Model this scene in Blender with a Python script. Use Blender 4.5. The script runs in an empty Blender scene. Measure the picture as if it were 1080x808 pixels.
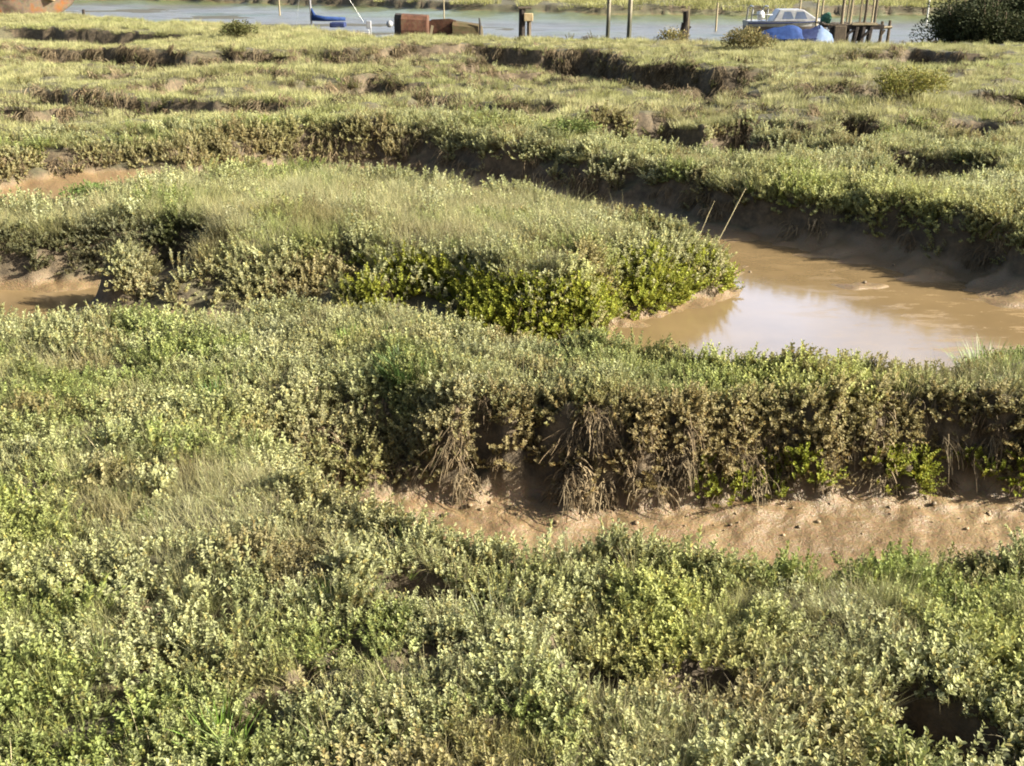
import bpy, math, random
import numpy as np
from mathutils import Vector, Matrix, Euler

RNG = np.random.default_rng(11)
random.seed(5)
sc = bpy.context.scene
C = sc.collection
PI = math.pi

# ------------------------------------------------------------------ camera frame used to lay the site out
FPX = 1158.0; PITCH = math.radians(21.4); EYE = 3.0
def P(u, v, z):
    a = (u-540)/FPX; b = -(v-404)/FPX
    dy = math.cos(PITCH)+b*math.sin(PITCH); dz = -math.sin(PITCH)+b*math.cos(PITCH)
    t = (z-EYE)/dz
    return (a*t, dy*t)
def X(u, y, z=0.0):
    return (u-540)/FPX*(y*math.cos(PITCH)+(EYE-z)*math.sin(PITCH))
def Zat(v, y):
    return EYE - y*math.tan(PITCH+math.atan((v-404)/FPX))

# ------------------------------------------------------------------ noise
def _hash(ix, iy, seed):
    n = (ix.astype(np.int64)*374761393 + iy.astype(np.int64)*668265263 + seed*974634777) & 0x7fffffff
    n = ((n ^ (n >> 13))*1274126177) & 0x7fffffff
    n = (n ^ (n >> 16)) & 0xffff
    return n/65535.0
def vnoise(x, y, seed=0):
    ix = np.floor(x); iy = np.floor(y); fx = x-ix; fy = y-iy
    fx = fx*fx*fx*(fx*(fx*6-15)+10); fy = fy*fy*fy*(fy*(fy*6-15)+10)
    a = _hash(ix, iy, seed); b = _hash(ix+1, iy, seed); c = _hash(ix, iy+1, seed); d = _hash(ix+1, iy+1, seed)
    return (a*(1-fx)+b*fx)*(1-fy)+(c*(1-fx)+d*fx)*fy
def fbm(x, y, seed=0, octv=4):
    s = 0; amp = .5; tot = 0
    for o in range(octv):
        s = s+amp*(vnoise(x*2**o+17.3*o, y*2**o-9.1*o, seed+o)*2-1); tot += amp; amp *= .5
    return s/tot
def sstep(a, b, x):
    t = np.clip((x-a)/(b-a), 0, 1); return t*t*(3-2*t)

# ------------------------------------------------------------------ site plan
def signed_dist(px, py, poly):
    """positive outside, negative inside"""
    d2 = np.full(px.shape, 1e9); ins = np.zeros(px.shape, bool)
    n = len(poly)
    for i in range(n):
        x0, y0 = poly[i]; x1, y1 = poly[(i+1) % n]
        ex, ey = x1-x0, y1-y0; L = ex*ex+ey*ey+1e-12
        t = np.clip(((px-x0)*ex+(py-y0)*ey)/L, 0, 1)
        dx = px-x0-t*ex; dy = py-y0-t*ey
        d2 = np.minimum(d2, dx*dx+dy*dy)
        if abs(ey) > 1e-9:
            c = ((y0 > py) != (y1 > py)) & (px < ex*(py-y0)/ey+x0)
            ins ^= c
    d = np.sqrt(d2); return np.where(ins, -d, d)

# muddy gully crossing the foreground (floor outline)
CH_NEAR = [(-1.2, 6.6), (-1.15, 6.1), (-.95, 5.72), (-.45, 5.46), (.1, 5.38), (.45, 5.30), (.8, 5.25), (1.2, 5.15), (1.7, 5.3), (2.1, 5.36), (2.7, 5.24), (3.6, 5.15), (5, 5.0), (8, 4.9),
           (8, 7.4), (5, 7.2), (3.8, 7.08), (3.2, 7.1), (2.5, 7.05), (1.8, 7.0), (1.25, 6.97), (.7, 6.95), (.15, 7.05), (-.5, 7.08), (-.85, 6.95), (-1.15, 6.8)]
# pond, with the creek that runs on behind the strip of land to the left
CH_POND = [(-11, 9.5), (-7, 9.0), (-5.2, 9.1), (-4.2, 9.35), (-3, 9.7), (-2, 9.7), (-1, 9.45), (0, 8.95), (.7, 8.5), (1.4, 8.35), (2.2, 8.2), (3.2, 8.1), (4.0, 8.5), (5.2, 8.6), (8, 8.6), (12, 8.4),
           (12, 10.3), (8, 11.0), (5.8, 11.9), (5.35, 12.7), (4.9, 13.2), (4.2, 13.9), (3.55, 14.4), (2.95, 14.75), (2.3, 15.0),
           (1.9, 14.3), (2.4, 13.4), (2.6, 12.8), (2.4, 11.95), (2.0, 11.55), (1.35, 11.25), (1.15, 10.75), (.9, 10.3), (0, 10.25), (-1.3, 10.5), (-2.4, 10.65), (-3.3, 10.75), (-4.4, 11.05), (-4.8, 11.4), (-4.5, 11.75), (-3.7, 12.3), (-3.9, 12.45), (-4.8, 12.2), (-5.5, 12.15), (-6.2, 12.1), (-8, 12.0), (-11, 11.8)]
# creek behind the island
CH_BACK = [(3.1, 14.5), (2.6, 15.1), (2.0, 16.2), (1.0, 16.95), (-.3, 18.2), (-1.6, 19.2), (-2.5, 19.7), (-4.2, 19.5), (-4.9, 18.9), (-5.5, 18.35), (-6.8, 18.2), (-7.5, 17.8), (-8.2, 17.1), (-9.5, 16.5), (-14, 16.0),
           (-14, 13.9), (-8, 13.7), (-6.4, 13.8), (-5.6, 14.4), (-5.3, 15.6), (-4.4, 16.5), (-3.2, 16.7), (-2.0, 16.0), (.2, 14.8), (1.1, 13.9), (1.6, 13.2), (2.15, 12.6), (2.8, 12.9)]
RIVER = [(-400, 130), (-60, 74), (-32, 62), (-26, 59.5), (-21.8, 58.4), (-17.4, 55), (-12, 51.5), (-8.4, 49.4), (-5, 44), (-1.5, 44.8), (2.8, 42.8), (8.8, 41.9), (15, 40.6), (18, 40.4), (60, 40), (400, 20),
         (400, 60), (60, 68), (26, 69.5), (14.8, 69.6), (5.7, 69.6), (-3.7, 75), (-9.3, 81), (-17, 87), (-25.6, 92), (-46, 97), (-400, 190)]
CHANNELS = [(CH_NEAR, -.74, .26, .55, 7), (CH_POND, -.67, .36, .7, 8), (CH_BACK, -.62, .36, .7, 9), (RIVER, -.95, .4, .8, 10)]

# low scarps across the far marsh: pixel polyline on the far-side lip, drop, run-out of the lower ground
SCARPS = [([(0, 29), (60, 31), (120, 34), (220, 38)], .42, 5),
          ([(30, 48), (120, 51), (210, 58), (300, 54)], .42, 4),
          ([(232, 55), (262, 60), (292, 62), (318, 54)], .95, 3.5),
          ([(215, 84), (240, 86), (285, 80)], .4, 2.5),
          ([(388, 56), (430, 50), (500, 48), (560, 52), (620, 53)], .55, 4.5),
          ([(560, 52), (632, 54), (660, 66), (705, 70), (745, 76), (815, 78)], .75, 5.5),
          ([(390, 82), (440, 86), (490, 88)], .45, 3),
          ([(0, 96), (90, 100), (180, 106), (260, 110), (340, 108)], .28, 2.5),
          ([(430, 103), (520, 108), (600, 112)], .22, 2.2),
          ([(690, 122), (722, 130), (760, 134), (800, 128)], .5, 2.4),
          ([(840, 186), (900, 176), (960, 184), (1010, 190)], .22, 1.4),
          ([(735, 140), (800, 146), (870, 152)], .35, 1.8),
          ([(920, 158), (985, 160), (1040, 168), (1090, 178)], .45, 2.2),
          ([(830, 98), (890, 96), (950, 98)], .45, 3),
          ([(1010, 105), (1090, 104)], .35, 2.5),
          ([(720, 102), (780, 98), (830, 100)], .35, 2.5),
          ([(960, 53), (1000, 57), (1060, 60)], .5, 4),
          ([(880, 128), (930, 130)], .3, 2),
          ([(560, 137), (600, 132), (640, 138)], .28, 1.8),
          ([(0, 62), (60, 60), (110, 66)], .25, 2.5), ([(90, 82), (130, 80), (160, 84)], .3, 2), ([(640, 92), (700, 88), (760, 86)], .28, 2.5), ([(540, 84), (580, 82), (640, 86)], .25, 2.5),
          ([(0, 120), (80, 118), (150, 124)], .25, 2), ([(960, 135), (1010, 132), (1060, 136)], .3, 2), ([(330, 66), (350, 60), (388, 56)], .3, 3), ([(850, 62), (900, 60), (950, 64)], .3, 3)]
SCW = [([P(u, v, 0.0) for u, v in pl], D*(1.7 if max(v for u, v in pl) > 115 else 1.2), L*1.5) for pl, D, L in SCARPS]

# dark holes in the foreground carpet: pixel centre, radii in metres, depth
PITS = [(425, 630, .20, .07, .32), (465, 640, .10, .08, .36), (520, 652, .15, .08, .34), (985, 775, .11, .13, .45), (1030, 790, .10, .12, .35), (955, 745, .07, .06, .3), (640, 735, .12, .10, .30), (750, 735, .15, .11, .32), (235, 672, .10, .09, .3),
        (90, 640, .10, .08, .25), (600, 590, .10, .08, .25), (410, 455, .10, .12, .28), (620, 735, .12, .08, .3), (880, 690, .10, .07, .22), (270, 780, .12, .07, .22), (170, 715, .1, .06, .22)]
PITW = [(*P(u, v, -.05), rx*1.2, ry*1.25, dp) for u, v, rx, ry, dp in PITS]
# swellings of the ground
RISES = [((5.9, 13.4), 1.6, .8, .20), ((3.7, 8.0), .35, .4, .15), ((0.2, 12.2), 2.0, 1.2, .10), ((-2.6, 12.6), 1.5, 1.4, .06), ((3.7, 15.8), 1.1, .6, .08), ((7.8, 22.6), .9, .6, .12), ((-1.5, 20.0), 3.2, .9, .16), ((1.4, 17.6), 1.6, .7, .14), ((-6.5, 20.0), 2.6, .8, .10)]

def terrain(x, y):
    """height and channel factor (1 = floor of a channel)"""
    x = np.asarray(x, float); y = np.asarray(y, float)
    r = np.hypot(x, y)
    top = .08*fbm(x/3.1, y/3.1, 1)+.075*fbm(x/.8, y/.7, 2, 3)+.03*fbm(x/.22, y/.22, 3, 2)
    top += .17*fbm(x/1.9, y/1.1, 5, 3)*sstep(14.5, 18, r)*sstep(42, 30, r)
    top += .14*fbm(x/9, y/9, 4, 2)*sstep(14, 24, r)*sstep(44, 34, r)
    for (cx, cy), rx, ry, hh in RISES:
        top += hh*np.exp(-((x-cx)/rx)**2-((y-cy)/ry)**2)
    for cx, cy, rx, ry, dp in PITW:
        q = ((x-cx)/rx)**2+((y-cy)/ry)**2
        top -= dp*np.exp(-q**2)
    top -= .08*sstep(.34, .62, fbm(x/.34, y/.26, 181, 2))*sstep(9.5, 8.0, y)
    # sea wall the viewer stands on
    top += 1.45*sstep(3.1, .6, y)*sstep(60, 20, np.abs(x))
    wob = .10*fbm(x/.7, y/.7, 21, 3)+.05*fbm(x/.2, y/.2, 22, 2)
    near = (r < 60) & (y > 10)
    if near.any():
        xs = x[near]+.0; ys = y[near]
        dz = np.zeros(xs.shape)
        wx = xs+.35*fbm(xs/1.3, ys/1.3, 31, 3); wy = ys+.45*fbm(xs/1.1, ys/1.1, 32, 3)
        for pts, D, L in SCW:
            best = np.full(xs.shape, 1e9); sgn = np.zeros(xs.shape); tt = np.zeros(xs.shape)
            n = len(pts)-1
            for i in range(n):
                x0, y0 = pts[i]; x1, y1 = pts[i+1]
                ex, ey = x1-x0, y1-y0; LL = ex*ex+ey*ey
                t = ((wx-x0)*ex+(wy-y0)*ey)/LL
                tc = np.clip(t, 0, 1)
                dx = wx-x0-tc*ex; dy = wy-y0-tc*ey
                d = np.hypot(dx, dy); m = d < best
                best = np.where(m, d, best); sgn = np.where(m, np.sign(ex*dy-ey*dx), sgn); tt = np.where(m, (i+t)/n, tt)
            s = best*sgn
            taper = sstep(-.05, .14, tt)*sstep(1.05, .86, tt)
            prof = np.where(s < 0, sstep(-L, -.05, s), 1-sstep(-.05, .30+.05*D, s))
            dz = np.minimum(dz, -1.2*D*taper*prof*(.75+.5*vnoise(xs/1.5, ys/1.5, 35)))
        top[near] += dz*sstep(14, 17, ys)
    z = top; ch = np.zeros(x.shape)
    for poly, floor, w, reach, seed in CHANNELS:
        pa = np.array(poly); 
        big = seed == 10
        m = (x > pa[:, 0].min()-2.5) & (x < pa[:, 0].max()+2.5) & (y > pa[:, 1].min()-2.5) & (y < pa[:, 1].max()+2.5)
        if not m.any(): continue
        xs, ys = x[m], y[m]
        sd = signed_dist(xs, ys, poly)+wob[m]*(3 if big else 1)
        if seed == 7: sd = sd+.24*(np.abs(fbm(xs/.42, ys/.6, 91, 3))*2-.45)*.8*sstep(6.2, 6.8, ys)
        if seed == 8: sd = sd+.16*fbm(xs/.5, ys/.6, 92, 3)
        if seed == 9: sd = sd+.12*fbm(xs/.6, ys/.6, 93, 3)
        ww = w*(.7+1.2*vnoise(xs/.9, ys/.9, seed+40))*(1+2.2*sstep(-.2, -1.3, xs)*(seed == 7)*sstep(6.3, 6.9, ys))
        if seed == 8: ww = ww*(1+2.0*sstep(.6, -.8, xs)*sstep(9.9, 10.4, ys)*sstep(12.2, 11.6, ys)*sstep(-4.3, -3.6, xs))
        t = sstep(0, 1, sd/ww)
        t = .55*t+.45*np.clip(sd/ww, 0, 1)
        if seed == 10:
            fl = floor+.22*fbm(xs/9, ys/4, 61, 4)+.06*fbm(xs/1.2, ys/1.2, 62)-.01+.42*np.exp(np.minimum(sd, 0)/2.2)*(ys > 58)*sstep(-60, -30, xs)+.03
        else:
            fl = floor+.035*fbm(xs/.9, ys/.9, 51, 3)+.018*fbm(xs/.16, ys/.16, 52, 3)+(.07 if seed == 7 else .09)*np.exp(np.minimum(sd, 0)/.2)
            if seed == 7: fl = fl+sstep(6.0, 7.1, ys)*(.015*(1-np.abs(fbm(xs/.19, ys/.12, 71, 4))*2.5)+.01)*.7*sstep(6.2, 7.0, ys)
            if seed == 8:
                fl = fl+.10*np.exp(np.minimum(sd, 0)/.5)*sstep(2, 4, xs)
                fl = fl+.085*sstep(.25, .9, fbm(xs/.8, ys/.35, 77, 3)+.35)*sstep(2.4, 4.2, xs)*sstep(10.5, 12, ys)
            if seed == 9:
                fl = fl+.16*sstep(-5, -6.5, xs)*sstep(16.3, 18.2, ys)-.02
        zz = fl*(1-t)+z[m]*t
        z[m] = np.minimum(z[m], zz)
        ch[m] = np.maximum(ch[m], 1-t)
    return z, ch
def gz(x, y):
    return float(terrain(np.array([x]), np.array([y]))[0][0])

# ------------------------------------------------------------------ materials
def new_mat(name):
    m = bpy.data.materials.new(name); m.use_nodes = True
    return m, m.node_tree.nodes, m.node_tree.links, m.node_tree.nodes['Principled BSDF']
def ramp(n, stops):
    r = n.new('ShaderNodeValToRGB'); e = r.color_ramp.elements
    while len(e) < len(stops): e.new(.5)
    for k, (p, c) in enumerate(stops):
        e[k].position = p; e[k].color = (*c, 1)
    return r
def noise(n, l, scale, detail=4, vec=None, rough=.6, stretch=None):
    t = n.new('ShaderNodeTexNoise'); t.inputs['Scale'].default_value = scale; t.inputs['Detail'].default_value = detail; t.inputs['Roughness'].default_value = rough
    if vec is not None:
        if stretch:
            mp = n.new('ShaderNodeMapping'); mp.inputs['Scale'].default_value = stretch
            l.new(vec, mp.inputs['Vector']); vec = mp.outputs['Vector']
        l.new(vec, t.inputs['Vector'])
    return t
def mixc(n, l, f, a, b, mode='MIX'):
    x = n.new('ShaderNodeMix'); x.data_type = 'RGBA'; x.blend_type = mode
    for s, val in (('Factor', f), ('A', a), ('B', b)):
        sock = [i for i in x.inputs if i.name == s and (i.type == ('VALUE' if s == 'Factor' else 'RGBA'))][0]
        if isinstance(val, (int, float)): sock.default_value = val
        elif isinstance(val, tuple): sock.default_value = (*val, 1)
        else: l.new(val, sock)
    return [o for o in x.outputs if o.type == 'RGBA'][0]
def worn(name, c1, c2, scale=6, rough=.75, metal=0, bump=.15, c3=None, stretch=None):
    m, n, l, b = new_mat(name)
    tc = n.new('ShaderNodeTexCoord')
    t = noise(n, l, scale, 6, tc.outputs['Object'], .65, stretch)
    st = [(.38, c1), (.62, c2)] if c3 is None else [(.35, c1), (.5, c2), (.64, c3)]
    r = ramp(n, st); l.new(t.outputs['Fac'], r.inputs['Fac'])
    t2 = noise(n, l, scale*7, 3, tc.outputs['Object'])
    col = mixc(n, l, .35, r.outputs['Color'], t2.outputs['Color'], 'SOFT_LIGHT')
    l.new(col, b.inputs['Base Color'])
    b.inputs['Roughness'].default_value = rough; b.inputs['Metallic'].default_value = metal; b.inputs['Specular IOR Level'].default_value = .15 if rough > .5 else .4
    bp = n.new('ShaderNodeBump'); bp.inputs['Strength'].default_value = bump; bp.inputs['Distance'].default_value = .02
    l.new(t2.outputs['Fac'], bp.inputs['Height']); l.new(bp.outputs['Normal'], b.inputs['Normal'])
    return m

def leaf_mat(name, translucent=.22, rough=.5, spec=.3, stuff=True, col=None):
    m, n, l, b = new_mat(name)
    lv = n.new('ShaderNodeAttribute'); lv.attribute_name = 'lv'
    if stuff:
        tint = n.new('ShaderNodeAttribute'); tint.attribute_type = 'INSTANCER'; tint.attribute_name = 'tint'
        src = tint.outputs['Color']
    else:
        rgb = n.new('ShaderNodeRGB'); rgb.outputs[0].default_value = (*col, 1); src = rgb.outputs[0]
    c = mixc(n, l, 1.0, src, lv.outputs['Color'], 'MULTIPLY')
    l.new(c, b.inputs['Base Color'])
    b.inputs['Roughness'].default_value = rough; b.inputs['Specular IOR Level'].default_value = spec
    tr = n.new('ShaderNodeBsdfTranslucent'); l.new(c, tr.inputs['Color'])
    mx = n.new('ShaderNodeMixShader'); mx.inputs[0].default_value = translucent
    l.new(b.outputs[0], mx.inputs[1]); l.new(tr.outputs[0], mx.inputs[2])
    l.new(mx.outputs[0], n['Material Output'].inputs['Surface'])
    return m
M = {}
M['purslane'] = leaf_mat('purslane_leaf', .36, .62, .2)
M['grass'] = leaf_mat('grass_blade', .36, .6, .2)
M['dead'] = leaf_mat('dead_stem', .0, .8, .15)

def ground_mat():
    m, n, l, b = new_mat('marsh_ground')
    geo = n.new('ShaderNodeNewGeometry'); pos = geo.outputs['Position']
    ch = n.new('ShaderNodeAttribute'); ch.attribute_name = 'channel'
    riv = n.new('ShaderNodeAttribute'); riv.attribute_name = 'river'
    sep = n.new('ShaderNodeSeparateXYZ'); l.new(pos, sep.inputs[0])
    sn = n.new('ShaderNodeSeparateXYZ'); l.new(geo.outputs['True Normal'], sn.inputs[0])
    n1 = noise(n, l, 1.1, 6, pos); n2 = noise(n, l, 9, 6, pos, .7); n3 = noise(n, l, 45, 4, pos, .7)
    # litter between the plants
    r1 = ramp(n, [(.3, (.032, .026, .014)), (.5, (.055, .048, .022)), (.7, (.09, .08, .036))]); l.new(n2.outputs['Fac'], r1.inputs['Fac'])
    # mud
    r2 = ramp(n, [(.25, (.105, .070, .033)), (.5, (.145, .098, .047)), (.75, (.178, .125, .062))]); l.new(n1.outputs['Fac'], r2.inputs['Fac'])
    mud = mixc(n, l, .5, r2.outputs['Color'], n3.outputs['Color'], 'SOFT_LIGHT')
    # eroded earth on the bank faces
    r3 = ramp(n, [(.3, (.035, .025, .014)), (.5, (.075, .055, .030)), (.72, (.14, .10, .055))]); l.new(n2.outputs['Fac'], r3.inputs['Fac'])
    # river bed: grey silt with green weed
    r4 = ramp(n, [(.30, (.062, .058, .043)), (.52, (.085, .080, .060)), (.66, (.055, .066, .030))])
    n4 = noise(n, l, .16, 5, pos, .6, (1, 3.0, 1)); l.new(n4.outputs['Fac'], r4.inputs['Fac'])
    steep = n.new('ShaderNodeMapRange'); steep.inputs['From Min'].default_value = .80; steep.inputs['From Max'].default_value = .60
    l.new(sn.outputs['Z'], steep.inputs['Value'])
    cm = n.new('ShaderNodeMapRange'); cm.inputs['From Min'].default_value = .80; cm.inputs['From Max'].default_value = .97
    l.new(ch.outputs['Fac'], cm.inputs['Value'])
    c = mixc(n, l, steep.outputs[0], r1.outputs['Color'], r3.outputs['Color'])
    c = mixc(n, l, cm.outputs[0], c, mud)
    ap = n.new('ShaderNodeMapRange'); ap.inputs['From Min'].default_value = -.86; ap.inputs['From Max'].default_value = -.70
    l.new(sep.outputs['Z'], ap.inputs['Value'])
    bed = mixc(n, l, ap.outputs[0], r4.outputs['Color'], (.075, .085, .034))
    c = mixc(n, l, riv.outputs['Fac'], c, bed)
    l.new(c, b.inputs['Base Color'])
    # mud is wet
    rr = n.new('ShaderNodeMapRange'); rr.inputs['To Min'].default_value = .9; rr.inputs['To Max'].default_value = .42
    l.new(cm.outputs[0], rr.inputs['Value']); l.new(rr.outputs[0], b.inputs['Roughness'])
    bp = n.new('ShaderNodeBump'); bp.inputs['Strength'].default_value = .55; bp.inputs['Distance'].default_value = .03
    ad = n.new('ShaderNodeMath'); ad.operation = 'ADD'; l.new(n2.outputs['Fac'], ad.inputs[0]); l.new(n3.outputs['Fac'], ad.inputs[1])
    l.new(ad.outputs[0], bp.inputs['Height']); l.new(bp.outputs['Normal'], b.inputs['Normal'])
    return m

def water_mat(name, col, rough, bumpscale, bump, stretch=(1, 1, 1)):
    m, n, l, b = new_mat(name)
    geo = n.new('ShaderNodeNewGeometry'); pos = geo.outputs['Position']
    t = noise(n, l, 1.3, 4, pos, .55); r = ramp(n, [(.3, tuple(.85*x for x in col)), (.7, tuple(1.12*x for x in col))]); l.new(t.outputs['Fac'], r.inputs['Fac'])
    tp = noise(n, l, 1.7, 7, pos, .72, (1, 2.6, 1)); rp = ramp(n, [(.52, (0, 0, 0)), (.60, (1, 1, 1))]); l.new(tp.outputs['Fac'], rp.inputs['Fac'])
    side = n.new('ShaderNodeMapRange'); side.inputs['From Min'].default_value = 2.6; side.inputs['From Max'].default_value = 5.0
    sx_ = n.new('ShaderNodeSeparateXYZ'); l.new(pos, sx_.inputs[0]); l.new(sx_.outputs['X'], side.inputs['Value'])
    scum = n.new('ShaderNodeMath'); scum.operation = 'MULTIPLY'; l.new(rp.outputs['Color'], scum.inputs[0]); l.new(side.outputs[0], scum.inputs[1])
    b.inputs['Specular IOR Level'].default_value = .5 if rough < .3 else .12
    cc = mixc(n, l, scum.outputs[0], r.outputs['Color'], tuple(1.35*x for x in col))
    l.new(cc, b.inputs['Base Color'])
    rr = n.new('ShaderNodeMapRange'); rr.inputs['To Min'].default_value = rough; rr.inputs['To Max'].default_value = max(rough, .42)
    l.new(scum.outputs[0], rr.inputs['Value']); l.new(rr.outputs[0], b.inputs['Roughness']); b.inputs['IOR'].default_value = 1.333
    t2 = noise(n, l, bumpscale, 3, pos, .5, stretch)
    bp = n.new('ShaderNodeBump'); bp.inputs['Strength'].default_value = bump; bp.inputs['Distance'].default_value = .01
    l.new(t2.outputs['Fac'], bp.inputs['Height']); l.new(bp.outputs['Normal'], b.inputs['Normal'])
    return m

# ------------------------------------------------------------------ mesh helpers
class MB:
    def __init__(s): s.v = []; s.f = []; s.lv = []
    def add(s, vs, fs, lv=1.0):
        o = len(s.v); s.v += [tuple(p) for p in vs]; s.f += [tuple(i+o for i in f) for f in fs]; s.lv += [lv]*len(vs)
    def box(s, c, d, rot=None):
        vs = []
        for sx in (-1, 1):
            for sy in (-1, 1):
                for sz in (-1, 1):
                    q = Vector((sx*d[0]/2, sy*d[1]/2, sz*d[2]/2))
                    if rot: q = rot @ q
                    vs.append(q+Vector(c))
        s.add(vs, [(0, 1, 3, 2), (4, 6, 7, 5), (0, 4, 5, 1), (2, 3, 7, 6), (0, 2, 6, 4), (1, 5, 7, 3)])
    def tube(s, pts, radii, seg=8, cap=True, jitter=0):
        pts = [Vector(p) for p in pts]; n = len(pts)
        if not hasattr(radii, '__len__'): radii = [radii]*n
        o = len(s.v); up = Vector((.31, .77, .55))
        for i, p in enumerate(pts):
            d = (pts[min(i+1, n-1)]-pts[max(i-1, 0)]).normalized()
            a = d.cross(up).normalized(); b = d.cross(a)
            for k in range(seg):
                t = 2*PI*k/seg; rr = radii[i]*(1+random.uniform(-jitter, jitter))
                s.v.append(tuple(p+a*(rr*math.cos(t))+b*(rr*math.sin(t)))); s.lv.append(1.0)
        for i in range(n-1):
            for k in range(seg):
                k2 = (k+1) % seg
                s.f.append((o+i*seg+k, o+i*seg+k2, o+(i+1)*seg+k2, o+(i+1)*seg+k))
        if cap:
            s.f.append(tuple(o+k for k in range(seg))[::-1]); s.f.append(tuple(o+(n-1)*seg+k for k in range(seg)))
    def leaf(s, base, d, up, L, W, lv, droop=0.0):
        d = d.normalized(); side = d.cross(up)
        if side.length < 1e-4: side = Vector((1, 0, 0))
        side.normalize(); nn = side.cross(d).normalized()
        b = base; m1 = b+d*L*.33; m2 = b+d*L*.74-nn*L*droop*.4; t = b+d*L-nn*L*droop
        cup = nn*W*.18
        vs = [b, m1, m2, t, m1+side*W*.44+cup, m2+side*W*.48+cup, m1-side*W*.44+cup, m2-side*W*.48+cup]
        s.add(vs, [(0, 4, 1), (0, 1, 6), (4, 5, 2, 1), (1, 2, 7, 6), (5, 3, 2), (2, 3, 7)], lv)
    def blade(s, base, d, bend, L, W, lv, seg=3):
        d = d.normalized(); side = Vector((-d.y, d.x, 0))
        if side.length < 1e-3: side = Vector((random.uniform(-1, 1), random.uniform(-1, 1), 0))
        side.normalize(); a = random.uniform(-.9, .9); side = Matrix.Rotation(a, 3, 'Z') @ side
        vs = []; fs = []
        for i in range(seg+1):
            t = i/seg; p = base+d*(L*t)+bend*(L*t*t)
            w = W*(1-t)**.7*.5
            if i < seg: vs += [p+side*w, p-side*w]
            else: vs += [p]
        for i in range(seg-1): fs.append((2*i, 2*i+1, 2*i+3, 2*i+2))
        fs.append((2*seg-2, 2*seg-1, 2*seg))
        s.add(vs, fs, lv)
    def mesh(s, name, mat=None, smooth=False):
        me = bpy.data.meshes.new(name); me.from_pydata(s.v, [], s.f)
        at = me.attributes.new('lv', 'FLOAT_COLOR', 'POINT')
        at.data.foreach_set('color', np.array([(x, x, x, 1) if not hasattr(x, '__len__') else (*x, 1) for x in s.lv], np.float32).ravel())
        if mat: me.materials.append(mat)
        if smooth: me.polygons.foreach_set('use_smooth', [True]*len(me.polygons))
        me.update(); return me
    def build(s, name, mat, parent=None, smooth=False, bevel=0, label=None):
        o = bpy.data.objects.new(name, s.mesh(name, mat, smooth)); C.objects.link(o)
        if parent: o.parent = parent
        if bevel:
            bv = o.modifiers.new('Bevel', 'BEVEL'); bv.width = bevel; bv.segments = 2
        if label: o['label'] = label
        return o
def tag(o, label=None, cat=None, group=None, kind=None):
    if label: o['label'] = label
    if cat: o['category'] = cat
    if group: o['group'] = group
    if kind: o['kind'] = kind
    return o
def empty(name, loc, label, cat, group=None, rz=0, rx=0, ry=0):
    o = bpy.data.objects.new(name, None); C.objects.link(o); o.empty_display_size = .2
    o.location = loc; o.rotation_euler = (rx, ry, rz)
    return tag(o, label, cat, group)

# ------------------------------------------------------------------ ground sheet (one polar sheet, fine where plants stand, out to the horizon)
def build_ground():
    rr = np.concatenate([np.linspace(.02, 3, 14)[:-1], np.exp(np.linspace(math.log(3), math.log(24), 640))[:-1], np.exp(np.linspace(math.log(24), math.log(100), 300))[:-1], np.exp(np.linspace(math.log(100), math.log(6000), 24))])
    th = np.concatenate([np.linspace(-PI, -.82, 40)[:-1], np.linspace(-.82, .82, 690)[:-1], np.linspace(.82, PI, 40)[:-1]])
    nr, nt = len(rr), len(th)
    R, T = np.meshgrid(rr, th, indexing='ij')
    x = (R*np.sin(T)).ravel(); y = (R*np.cos(T)).ravel()
    z, ch = terrain(x, y)
    me = bpy.data.meshes.new('ground')
    i, j = np.meshgrid(np.arange(nr-1), np.arange(nt), indexing='ij')
    j2 = (j+1) % nt
    f = np.stack([i*nt+j, i*nt+j2, (i+1)*nt+j2, (i+1)*nt+j], -1).reshape(-1, 4)[:, ::-1]
    me.vertices.add(len(x)); me.vertices.foreach_set('co', np.stack([x, y, z], -1).astype(np.float32).ravel())
    me.loops.add(f.size); me.loops.foreach_set('vertex_index', f.astype(np.int32).ravel())
    me.polygons.add(len(f)); me.polygons.foreach_set('loop_start', np.arange(0, f.size, 4, dtype=np.int32)); me.polygons.foreach_set('loop_total', np.full(len(f), 4, np.int32))
    me.polygons.foreach_set('use_smooth', np.ones(len(f), bool))
    me.update(); me.validate()
    a = me.attributes.new('channel', 'FLOAT', 'POINT'); a.data.foreach_set('value', ch.astype(np.float32))
    sd = signed_dist(x, y, RIVER)
    a = me.attributes.new('river', 'FLOAT', 'POINT'); a.data.foreach_set('value', sstep(.3, -.3, sd).astype(np.float32))
    me.materials.append(ground_mat())
    o = bpy.data.objects.new('ground', me); C.objects.link(o); o['kind'] = 'structure'
build_ground()

def sheet(name, poly, z, mat):
    me = bpy.data.meshes.new(name); me.from_pydata([(x, y, z) for x, y in poly], [], [tuple(range(len(poly)))]); me.materials.append(mat); me.update()
    if me.polygons[0].normal.z < 0: me.flip_normals()
    o = bpy.data.objects.new(name, me); C.objects.link(o); o['kind'] = 'structure'
sheet('pond_water', [(-12, 8.6), (13, 7.7), (13, 12.5), (4, 15.2), (1.5, 14.8), (-12, 13.6)], -.60, water_mat('muddy_water', (.135, .094, .046), .10, 9, .07))
sheet('river_water', [(-300, 60), (-30, 50), (0, 40), (60, 34), (300, 15), (300, 75), (60, 75), (0, 80), (-40, 110), (-300, 180)], -.985, water_mat('river_silt_water', (.066, .060, .040), .62, 1.5, .9, (1, 2.5, 1)))

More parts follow.
